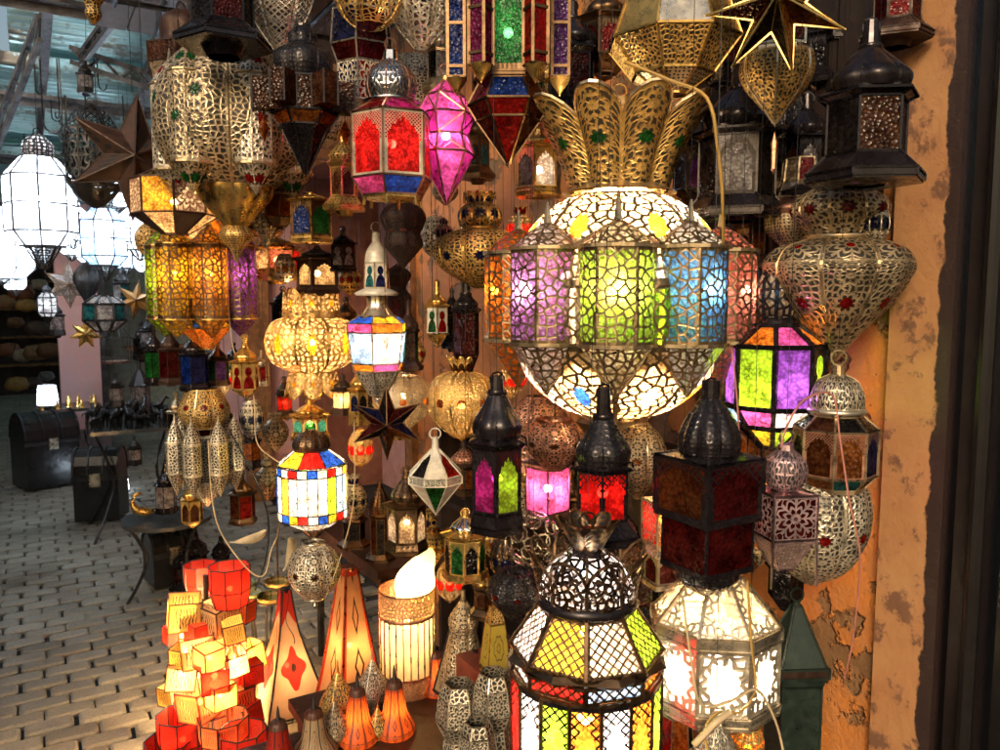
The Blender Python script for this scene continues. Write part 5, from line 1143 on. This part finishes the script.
bell('orange leather bell lamp, leftmost of the three on the low table', 350, 672, 741, 42, TZ, ORB)
bell('orange leather bell lamp in front of the striped candle lamp', 389, 665, 733, 42, TZ, ORB)
bell('orange leather bell lamp farthest right, beside the striped candle lamp', 432, 640, 690, 40, TZ, ORB)
bell('cream bell lamp with brown henna rings on the low bench', 304, 696, 756, 46, TZ, HEN)
bell('dark red bell lamp at the bottom edge left of the henna one', 266, 706, 772, 46, TZ, PARR)
def drop(label, px, y0, y1, w, z, mk='silver', f=None):
    f = f or fz(y1, z); L = Lan('pierced_drop_lamp', label, 'table lamp', px, y0, y1, w, f, 8, 0, None, mk, False, fw=.0012)
    L.lathe('spike', [(0, .02), (.1, .05), (.22, .09)], metal(mk), 8, k=1); L.lobe('shade', [(.2, .08), (.34, .35), (.55, .8), (.72, 1.0), (.86, .85), (.96, .5)], filig(mk, 'medal', None, S=150), n=8, bulge=.05); L.plate('base_plate', .98, .55); L.done()
drop('small silver drop shaped lamp between the henna bell and orange bells', 326, 690, 744, 30, TZ, 'oldsilver')
drop('little brass drop lamp behind the gap between the orange bells', 371, 700, 738, 22, TZ, 'brass')
drop('brass pierced drop shaped lamp behind the leftmost orange bell', 330, 660, 722, 40, TZ, 'brass')
drop('silver pierced drop shaped lamp with a tall spike behind the orange bells', 366, 648, 706, 34, TZ, 'silver')
# striped cylinder candle lamp with flame shade
fc = fz(688, TZ); L = Lan('striped_candle_lamp', 'cylinder lamp of cream strips between fretted metal bands', 'table lamp', 403, 588, 690, 58, fc, 24, 0, None, 'copper', False, fw=.0022)
L.n = 24; L.panel('upper_band', .0001, 1.0, .24, 1.0, filig('copper', 'vor', 'warm', S=90, th=.2), bars=False).panel('lower_band', .80, 1.0, 1, 1.0, filig('copper', 'vor', 'warm', S=90, th=.2), bars=False)
L.bars(.0001, 1.0, .24, 1.0, 24, vert=False); L.panel('cream_strips', .25, .98, .79, .98, painted('cream_strip', (.88, .72, .44), (.88, .72, .44), 'none')); L.bars(.8, 1.0, 1, 1.0, 24, vert=False); L.bars(.24, 1.0, .8, 1.0, 24, top=False, bot=False)
L.bulb(.35, 1.2, WARM, r=.02); L.done()
# flame shade standing in it
p = P(410, 592, fc); r = empty('flame_lamp', (p.x, p.y, p.z-.02), 'glowing flame shaped white shade twisting out of the striped cylinder', 'lamp', None, atan2(-p.y, -p.x)+pi/2)
m = MB(); H_ = zz(548, fc)-p.z+.02; R_ = 25/FPX*fc; rows = []
for j in range(11):
    t = j/10; rr = R_*(.75+1.0*t)*(1-t)**.8+.001; ox = R_*(.75*t**2); tw = t*1.8
    rows.append([(ox+rr*(1+.12*cos(3*(2*pi*i/18)))*cos(2*pi*i/18+tw), rr*.8*(1+.12*cos(3*(2*pi*i/18)))*sin(2*pi*i/18+tw), H_*t) for i in range(19)])
m.quadgrid(rows[::-1]); m.build('shade', painted('flame_cloth', (.95, .85, .45), (1, .9, .5), 'none', clear=.1), r, smooth=True)
m = MB(); q = .012; m.lathe([(0, q), (q*.7, q*.7), (q, 0), (q*.7, -q*.7), (0, -q)], 8, (.0, 0, H_*.35)); m.build('bulb', glow((1, .72, .30), 420), r, smooth=True)

# low display table and shelf box
def table(name, label, x0, x1, y0, y1, z, mt, cat='table', legs=True, skirt=0.0):
    r = empty(name, ((x0+x1)/2, (y0+y1)/2, 0), label, cat); X, Y = (x1-x0)/2, (y1-y0)/2
    m = MB(); m.box((0, 0, z-.015), (2*X, 2*Y, .03)); m.build('tabletop', mt, r)
    for sx in (-1, 1):
        for sy in (-1, 1): m = MB(); m.tube([(sx*(X-.04), sy*(Y-.04), 0), (sx*(X-.04), sy*(Y-.04), z-.03)], .016, 6); m.build('leg', metal('iron'), r)
    if skirt: m = MB(); m.box((0, 0, z-.03-skirt/2), (2*X-.04, 2*Y-.04, skirt)); m.build('apron', mt, r)
    return r
dwood = plain('dark_table_wood', (.05, .022, .014), .35, bump=.003, scale=25)
table('display_table', 'low dark wooden table carrying the orange bells and striped lamp', .60, 1.46, 1.40, 2.22, TZ, dwood, skirt=.06)
table('bench', 'small dark bench at the bottom edge holding the henna and red bells', .38, .58, 1.38, 2.03, TZ, dwood, cat='bench')
r = empty('display_crate', (1.215, 1.62, TZ), 'reddish wooden crate standing on the low table with small lanterns', 'crate'); m = MB(); m.box((0, 0, (SZ-TZ)/2), (.45, .54, SZ-TZ-.004))
m.build('crate_body', plain('red_wood', (.22, .05, .03), .5, bump=.003, scale=20), r)
def tulip(label, px, y0, y1, w, f, rot=0, S=90):
    L = Lan('candle_holder', label, 'candle holder', px, y0, y1, w, f, 6, rot, None, 'silver', False, fw=.0016)
    L.panel('cup', .0001, .62, .12, .85, filig('silver', 'vor', None, S=S, th=.14)).panel('cup', .12, .85, .34, 1.0, filig('silver', 'rose', None, S=S)).panel('cup', .34, 1.0, .5, .62, filig('silver', 'vor', None, S=S, th=.14)).panel('stem', .5, .62, .8, .85, filig('silver', 'vor', None, S=S, th=.13)).panel('foot_rim', .8, .85, 1, 1.1, filig('silver', 'lat', None, S=S)); L.done()
tulip('silver pierced hexagonal candle holder with open cup, left of the pair', 457, 683, 790, 50, 1.80)
tulip('silver pierced candle holder partly behind the scalloped lantern', 493, 672, 780, 48, 1.78, 15)
tulip('short silver candle holder at the bottom edge between the pair', 476, 722, 812, 42, fz(812, TZ), 8)
L = Lan('paper_house_lantern', 'yellow paper lantern shaped like a little house with a round emblem', 'lantern', 495, 604, 674, 36, fz(674, SZ), 4, 20, None, 'brass', False)
L.panel('upper_shade', .04, .35, .25, .6, filig('brass', 'rose', None, S=80)).panel('shade', .25, .6, .9, 1.0, YPA).panel('hem', .9, 1.0, 1, .95, metal('brass')); L.neck(0, .06, .2); L.done()
gourd('silver bell shaped pierced lamp behind the yellow paper house', 462, 590, 700, 52, fz(700, TZ), [('neck', 0, .1, .08, .12), ('shade', [(.1, .15), (.25, .6), (.4, .55), (.6, .8), (.85, 1.0), (.99, .9)])], n=8, mk='oldsilver', S=110, accent=None, hang=False, cat='table lamp')
leather_lamp('cream leather lamp with faded drawings leaning left of the yellow house', 452, 628, 692, 44, fz(692, TZ)-.05, [(.01, .2), (.4, .5), (.99, 1.0)], HEN, n=4, rot=35, name='table_lamp', cat='table lamp')
house('black pot bellied lantern on the table in front of the yellow paper house', 474, 650, 712, 34, fz(712, TZ), 6, 0, 'black', 'dark', dome='black', dpat=None, hang=False, name='standing_lantern')
house('silver scalloped lantern tip between candle holders and yellow house', 510, 655, 775, 44, fz(775, TZ), 8, 0, 'silver', pm=F_('silver', 'rose', 'dark'), dome='silver', hang=False, name='standing_lantern')
house('small red and silver lantern close left of the scalloped dome', 531, 612, 672, 34, 1.55, 6, 0, 'oldsilver', 'red amber', dome='oldsilver', lit=(.5, WARM))
# right bottom
L = Lan(HL, 'dark green square tower lantern with a pyramid roof beside the ochre wall', 'lantern', 808, 588, 800, 72, 1.58, 4, 25, None, 'green', fw=.003)
L.neck(0, .1, .1); L.panel('roof_panel', .08, .15, .33, .92, metal('green')).panel('eave', .33, 1.0, .37, 1.0, metal('rust')).panel('upper_body', .38, .88, .42, .80, metal('green')).panel('body', .42, .80, 1, .80, metal('green')); L.done()
gourd('small brass lantern glowing amber in the tangle of cords, bottom right', 762, 722, 776, 34, 1.3, [('rim', .0, .6), ('body', [(.0, .6), (.4, 1.0), (1, .6)])], mk='brass', S=90, gl='orange', accent=None, lit=(1.2, WARM))
L = Lan(HL, 'brass cornered lantern with orange red panes at the bottom edge', 'lantern', 686, 698, 775, 44, 1.32, 6, 15, None, 'oldsilver'); L.panel('cap', .02, .3, .2, .6, filig('silver', 'dots', None, S=120)).panes(.2, .7, .8, .9, G_('amber dark red')); L.done()
L = Lan(HL, 'silver lantern with fretted shoulders at the bottom edge below the brightest lamp', 'lantern', 728, 712, 800, 60, 1.22, 8, 15, None, 'silver'); L.neck(0, .2, .2).lobe('dome', [(.15, .2), (.3, .6), (.5, .8)], filig('silver', 'rose', None, S=90), n=8).panel('body', .5, .9, 1, .9, filig('silver', 'vor', 'cream', S=70)); L.done()

# cables and cords
def cord(label, pts, col, r=.0022, group=None):
    m = MB(); q = [P(*a) for a in pts]; o0 = q[0].copy(); cc = catmull([tuple(x-o0) for x in q], 5); m.tube(cc, r, 5)
    o = m.build('power_cord', plain('cord_'+col, {'gold': (.55, .33, .08), 'rose': (.62, .25, .20), 'cream': (.66, .5, .3), 'black': (.02, .02, .02)}[col], .4), None, smooth=True); o.location = o0; return tag(o, label, 'cord', group)
cord('amber cord looping from the crown down past the globe', [(622, 62, 1.36), (665, 80, 1.33), (702, 98, 1.32), (714, 150, 1.32), (720, 200, 1.33), (722, 246, 1.36)], 'gold', .0032)
cord('pink cord hanging over the silver octagonal lantern down the ochre wall', [(786, 448, 1.2), (792, 425, 1.22), (808, 400, 1.26), (836, 395, 1.3), (846, 440, 1.31), (858, 500, 1.32), (872, 560, 1.34), (868, 640, 1.4), (860, 682, 1.45)], 'rose', .0018)
cord('cream wire draped from the cylinder chandelier to the floor plates', [(228, 300, 2.4), (232, 350, 2.4), (250, 390, 2.4), (252, 440, 2.4), (268, 458, 2.35), (290, 470, 2.3)], 'cream', .002)
cord('cream wire under the silver bullet chandelier looping to the leaves', [(203, 440, 2.35), (205, 500, 2.35), (214, 535, 2.35), (240, 570, 2.35), (256, 575, 2.35), (264, 550, 2.38), (272, 535, 2.4)], 'cream', .0022)
cord('black wire crossing in front of the dark doorway', [(225, 430, 2.45), (250, 480, 2.45), (262, 520, 2.5), (258, 560, 2.5), (246, 590, 2.5)], 'black', .003)
cord('thin cream wire between the striped glass lantern and the round pot', [(352, 420, 2.2), (350, 500, 2.2), (336, 555, 2.2), (318, 600, 2.22)], 'cream', .0016)
cord('cream cord tangled round the base of the brightest lamp', [(690, 600, 1.2), (700, 660, 1.18), (712, 705, 1.17), (745, 700, 1.18), (770, 690, 1.2), (790, 720, 1.22), (800, 752, 1.22)], 'cream', .0022)
cord('gold cord hanging in front of the brightest lamp', [(756, 580, 1.21), (762, 640, 1.2), (768, 690, 1.2), (752, 712, 1.18), (730, 712, 1.18), (716, 730, 1.18), (722, 756, 1.18)], 'gold', .0022)
cord('rose cord beside the pink and green stained lantern', [(733, 348, 1.3), (740, 400, 1.3), (744, 450, 1.3), (748, 500, 1.32)], 'rose', .0016)
cord('thick twisted cream rope end under the brightest lamp', [(742, 712, 1.14), (728, 722, 1.13), (716, 734, 1.13), (705, 745, 1.13)], 'cream', .006)
# pale leaves
p = P(270, 540, 2.35); r = empty('leaf_ornament', tuple(p-Vector((0, 0, .06))), 'pale dried leaf ornament with curled blades left of the round pot', 'ornament')
for k, (dx, dz, an) in enumerate(((.015, .07, .35), (-.03, .035, -2.6), (.04, .0, 2.5))):
    m = MB(); rows = []
    for j in range(7):
        t = j/6; w_ = .022*sin(pi*min(.98, t+.05)); c = Vector((dx+t*.11*sin(an+t*.8), .02*sin(3*t), .06+dz+t*.11*cos(an+t*.8))); rows.append([c+Vector((w_*cos(an)*s_, .01*abs(s_)+.012*t*t, -w_*sin(an)*s_)) for s_ in (-1, 0, 1)])
    m.quadgrid(rows); m.build('leaf', plain('dry_leaf', (.62, .5, .32), .6), r, smooth=True)
m = MB(); m.tube([(0, 0, -.06), (.0, 0, .06), (.02, 0, .15)], .003, 5); m.build('stem', metal('bronze'), r)

# bowls on an iron stand
fs_ = 3.05; zt = zz(592, fs_); pc = xy(252, fs_); r = empty('iron_stand', (pc.x, pc.y, 0), 'thin black iron stand with curved legs holding four small bowls', 'stand')
for k, (px, py, ff) in enumerate(((232, 585, 3.0), (270, 583, 3.15), (238, 594, 2.9), (262, 598, 2.9))):
    q = P(px, py, ff); c = q-Vector((pc.x, pc.y, 0)); m = MB(); m.tube([(c.x+.055*cos(t), c.y+.055*sin(t), c.z-.008) for t in [2*pi*i/12 for i in range(12)]], .004, 5, closed=True); m.build('ring_holder', metal('iron'), r)
    m = MB(); m.tube(catmull([(c.x, c.y+.05, c.z-.01), (c.x*.5, c.y*.5, c.z*.6), (c.x*.7, c.y*.7, c.z*.25), (c.x*1.4, c.y*1.4, 0)], 4), .006, 5); m.build('leg', metal('iron'), r)
    m = MB(); m.lathe([(.055, .012), (.05, -.004), (.03, -.014), (0, -.018)], 16); m.lathe([(0, -.016), (.03, -.012), (.048, -.003), (.055, .012)], 16)
    b = m.build('bowl', filig('brass', 'medal', 'lime', S=60) if k % 2 else plain('olive_glaze', (.34, .36, .12), .2), None, smooth=True); b.location = q
    tag(b, ['olive glazed bowl at the left of the iron stand', 'gold and green bowl at the right of the iron stand, farthest back', 'olive glazed bowl nearest the box lamp on the iron stand', 'gold and green bowl nearest the front of the iron stand'][k] if False else ['olive glazed bowl, back left on the iron stand', 'gold and green bowl, back right on the iron stand', 'olive glazed bowl, front left on the iron stand', 'gold and green bowl, front right on the iron stand'][k], 'bowl')

# round iron table and things near it
def iron_table(label, px, pytop, f, rad_, n=3, name='round_iron_table', sq=None):
    z = zz(pytop, f); c = xy(px, f); r = empty(name, (c.x, c.y, 0), label, 'table'); m = MB()
    if sq: m.box((0, 0, z-.012), (sq[0], sq[1], .025))
    else: m.lathe([(0, z), (rad_, z), (rad_, z-.02), (0, z-.02)], 24)
    m.build('tabletop', plain('dark_slate', (.07, .075, .075), .25), r); n = 4 if sq else 3
    for k in range(n):
        a = 2*pi*(k+.5)/n+.2; sx = (cos(a)*rad_*.85, sin(a)*rad_*.85) if not sq else ((1 if k in (0, 3) else -1)*sq[0]*.45, (1 if k < 2 else -1)*sq[1]*.45)
        m = MB(); m.tube(catmull([(sx[0], sx[1], z-.02), (sx[0]*.6, sx[1]*.6, z*.55), (sx[0]*.8, sx[1]*.8, z*.25), (sx[0]*1.15, sx[1]*1.15, 0)], 4), .009, 6); m.build('leg', metal('iron'), r)
    return z
z1 = iron_table('round iron table with curved legs carrying the white paned lantern', 158, 517, 4.0, .22)
z2 = iron_table('dark rectangular table crowded with little iron horses', 128, 424, 5.2, .3, sq=(.55, .5), name='trinket_table')
z3 = iron_table('far small table covered with bright glittering trinkets', 62, 406, 7.0, .3, sq=(.5, .5), name='far_table')
# iron horses
m = MB()
for sx in (-1, 1):
    for sy in (-1, 1): m.tube([(sx*.028, sy*.010, .055), (sx*.030, sy*.011, .03), (sx*.034, sy*.011, 0)], [.007, .004, .004], 5)
m.tube([(-.038, 0, .062), (-.02, 0, .068), (.015, 0, .066), (.036, 0, .072), (.052, 0, .098), (.058, 0, .108), (.075, 0, .098)], [.008, .015, .013, .014, .009, .009, .004], 7)
m.tube([(-.038, 0, .066), (-.055, 0, .06), (-.06, 0, .035)], [.004, .005, .002], 5)
horse = m.build('horse_figurine', metal('iron'), None, smooth=True); c = xy(128, 5.2); hr = random.Random(4)
# the little horses all stand on the trinket table
sp_ = [(i, j) for i in range(6) for j in range(4)]
for k, (i, j) in enumerate(sp_):
    o = horse if k == 0 else horse.copy()
    if k: COL.objects.link(o)
    o.location = (c.x-.23+.092*i+hr.uniform(-.015, .015), c.y-.2+.13*j+hr.uniform(-.02, .02), z2); s_ = hr.uniform(.9, 1.6); o.scale = (s_, s_, s_); o.rotation_euler = (0, 0, hr.uniform(0, 6.3))
    tag(o, 'small black iron horse standing among others on the crowded dark table', 'figurine', 'iron horses on the trinket table')
L = Lan('standing_lantern', 'tall iron lantern standing behind the little horses', 'lantern', 136, 360, 424, 26, 5.4, 6, 0, None, 'iron', False); L.neck(0, .2, .15).panel('roof_panel', .15, .2, .4, .8, metal('iron')).panes(.4, .7, .9, .7, G_('clear')).plate('base_plate', .95, .9); L.done()
# glitter things on the far table
gr = random.Random(9); c = xy(62, 7.0)
m = MB(); m.lathe([(0, .075), (.008, .07), (.006, .05), (.016, .03), (.012, .01), (.02, 0)], 8); t0 = m.build('brass_trinket', metal('brass'), None, smooth=True)
for k in range(20):
    o = t0 if k == 0 else t0.copy()
    if k: COL.objects.link(o)
    o.location = (c.x-.2+.1*(k % 5)+gr.uniform(-.02, .02), c.y-.2+.12*(k//5)+gr.uniform(-.02, .02), z3); q = gr.uniform(.8, 1.6); o.scale = (q, q, q)
    tag(o, 'tiny brass figure on the bright far table', 'trinket', 'brass figures on the far table')
L = Lan('standing_lantern', 'blazing white lamp lying among the trinkets on the far table', 'lamp', 42, 384, 406, 20, 6.8, 6, 0, None, 'iron', False); L.panes(.05, .8, .95, 1.0, G_('cool')).plate('base_plate', .99, 1.0).bulb(.5, 9, COOL, r=.02); L.done()
# chests
def chest(label, px, y0, y1, w, rz=0, mt=None):
    f = fz(y1, 0); c = xy(px, f); W_ = w/FPX*f; H_ = zz(y0, f); a = atan2(-c.y, -c.x)+pi/2
    r = empty('domed_chest', (c.x, c.y, 0), label, 'chest', None, a+rz); mt = plain('black_leather', (.018, .018, .02), .22, bump=.003, scale=12); D = W_*.8
    m = MB(); m.box((0, 0, H_*.32+.02), (W_, D, H_*.62)); m.build('body', mt, r)
    m = MB(); rows = []
    for j in range(9):
        t = pi*j/8; rows.append([(x, -D/2*cos(t)*1.02, H_*.66+H_*.34*sin(t)) for x in (-W_/2*1.02, -W_*.17, W_*.17, W_/2*1.02)])
    m.quadgrid(rows); ld = m.build('lid', mt, r, smooth=False)
    for sx in (-1, 1):
        b = len(m.v); m2 = MB(); pts = [(sx*W_/2*1.015, row[0][1], row[0][2]) for row in rows]; m2.v = pts+[(sx*W_/2*1.015, 0, H_*.66)]; m2.f = [[j, j+1, len(pts)] for j in range(len(pts)-1)]; m2.mi = [0]*len(m2.f); m2.uv = [(0, 0)]*3*len(m2.f); m2.um = m2.uv; m2.build('lid_end', mt, r)
    m = MB()
    for x in (-W_*.5, -W_*.17, W_*.17, W_*.5): m.tube([(x, row[0][1]*1.03, row[0][2]+.004) for row in rows], .009, 4)
    m.box((0, -D/2-.006, H_*.62), (W_*1.05, .012, .03)); m.build('metal_band', metal('iron'), r)
    m = MB(); m.box((0, -D/2-.012, H_*.60), (.07, .012, .09)); m.build('clasp', metal('silver'), r)
chest('glossy black domed chest with silver bands standing in the alley', 37, 411, 486, 50, .35)
chest('smaller black chest with rounded lid nearer the iron table', 92, 447, 520, 42, -.3)
p = P(150, 590, 4.1); chest('dark chest in shadow under the round iron table', 160, 528, 583, 44, .3)
L = Lan('standing_lantern', 'added white lamp, in place of a glare, low between the chest and the iron table', 'lamp', 112, 470, 492, 16, fz(492, 0), 6, 0, None, 'iron', False); L.panes(.05, .8, .95, 1.0, G_('cool')).plate('base_plate', .99, 1.0).bulb(.5, 5, COOL, r=.02); L.done()  # added lamp, standing in for a white glare
L = Lan('brass_duck', 'curved brass bird ornament on the round iron table', 'ornament', 134, 484, 516, 20, 3.95, 6, 0, None, 'brass', False)
L.fm.tube(catmull([(.05, 0, .01), (.0, 0, .015), (-.045, 0, .05), (-.05, 0, .10), (-.03, 0, .125), (-.005, 0, .115)], 4), [.004]*1+[.018]*6+[.02]*4+[.014]*4+[.010]*3+[.007]*3, 7) if False else None
m = MB(); cc = catmull([(.06, 0, .02, .004), (.02, 0, .02, .022), (-.03, 0, .035, .024), (-.05, 0, .075, .012), (-.04, 0, .11, .010), (-.02, 0, .12, .009), (.0, 0, .112, .002)], 4); m.tube([q[:3] for q in cc], [max(.001, q[3]) for q in cc], 8); m.build('body', metal('brass'), L.root, smooth=True); L.done()
for k, (lb, px, y0, y1, w_, f) in enumerate((('dark standing lantern on the paving under the silver chandelier', 186, 530, 588, 34, 3.3), ('black iron lantern on the paving beside the crimson cup', 212, 536, 580, 26, 3.4), ('dark round lantern in shadow left of the iron stand', 172, 546, 592, 28, 3.6))):
    f = fz(y1, 0); house(lb, px, y0, y1, w_, f, 6, 0, 'black', 'dark maroon', dome='black', dpat=None, hang=False, name='standing_lantern')
# table deeper in the stall carrying dim lanterns
table('back_table', 'dark table at the back of the stall below the star lantern', .98, 1.47, 2.45, 3.25, .62, dwood, skirt=.04)
house('tall dim wire lantern on the back table left of the bronze one', 377, 480, 560, 34, 2.75, 8, 0, 'bronze', 'dark brownglass', dome='bronze', dpat='dots', hang=False, name='standing_lantern', vs=(.08, .4, .46, .9, .97))
house('short dark bronze lantern on the back table beside the round pot', 350, 500, 549, 36, 2.9, 6, 0, 'bronze', 'dark', dome='bronze', dpat=None, hang=False, name='standing_lantern')
# brass finial ornament top-left
L = Lan('brass_pendant', 'little golden openwork pendant hanging at the top edge over the roof beams', 'ornament', 107, -20, 24, 22, 2.6, 6, 0, None, 'brass'); L.lobe('body', [(.1, .5), (.35, 1.0), (.6, .6), (.8, .7), (1, .1)], filig('brass', 'vor', None, S=90, th=.13), n=6); L.done()
# leather bags in the far shop
br = random.Random(12)
for k in range(14):
    px, py = [(4, 296), (14, 318), (26, 300), (36, 322), (44, 300), (6, 344), (20, 350), (33, 346), (46, 344), (12, 378), (28, 378), (42, 372), (22, 285), (40, 280)][k]; f = 10.4+br.uniform(-.3, .3); q = P(px, py, f); s_ = br.uniform(.13, .2)
    r = empty('leather_bag', (q.x, q.y, q.z-s_), ['tan', 'brown', 'ochre', 'dark brown', 'grey', 'rust coloured', 'beige'][k % 7]+' leather bag hanging in the dim far shop', 'bag', 'leather bags in the far shop')
    m = MB(); m.lathe([(0, s_*1.1), (s_*.6, s_*1.0), (s_*.85, s_*.5), (s_*.7, .03), (0, 0)], 10); b = m.build('pouch', plain('bag_%d' % (k % 7), [(.34, .18, .08), (.16, .07, .03), (.40, .22, .06), (.07, .04, .03), (.2, .19, .2), (.3, .1, .05), (.4, .3, .22)][k % 7], .45), r, smooth=True); b.scale = (1, .45, 1)
    m = MB(); m.tube([(s_*.6*cos(t), 0, s_*1.0+s_*.9*sin(t)) for t in [pi*i/8 for i in range(9)]], .008, 4); m.build('strap', metal('rust'), r)
for k in range(1): pass
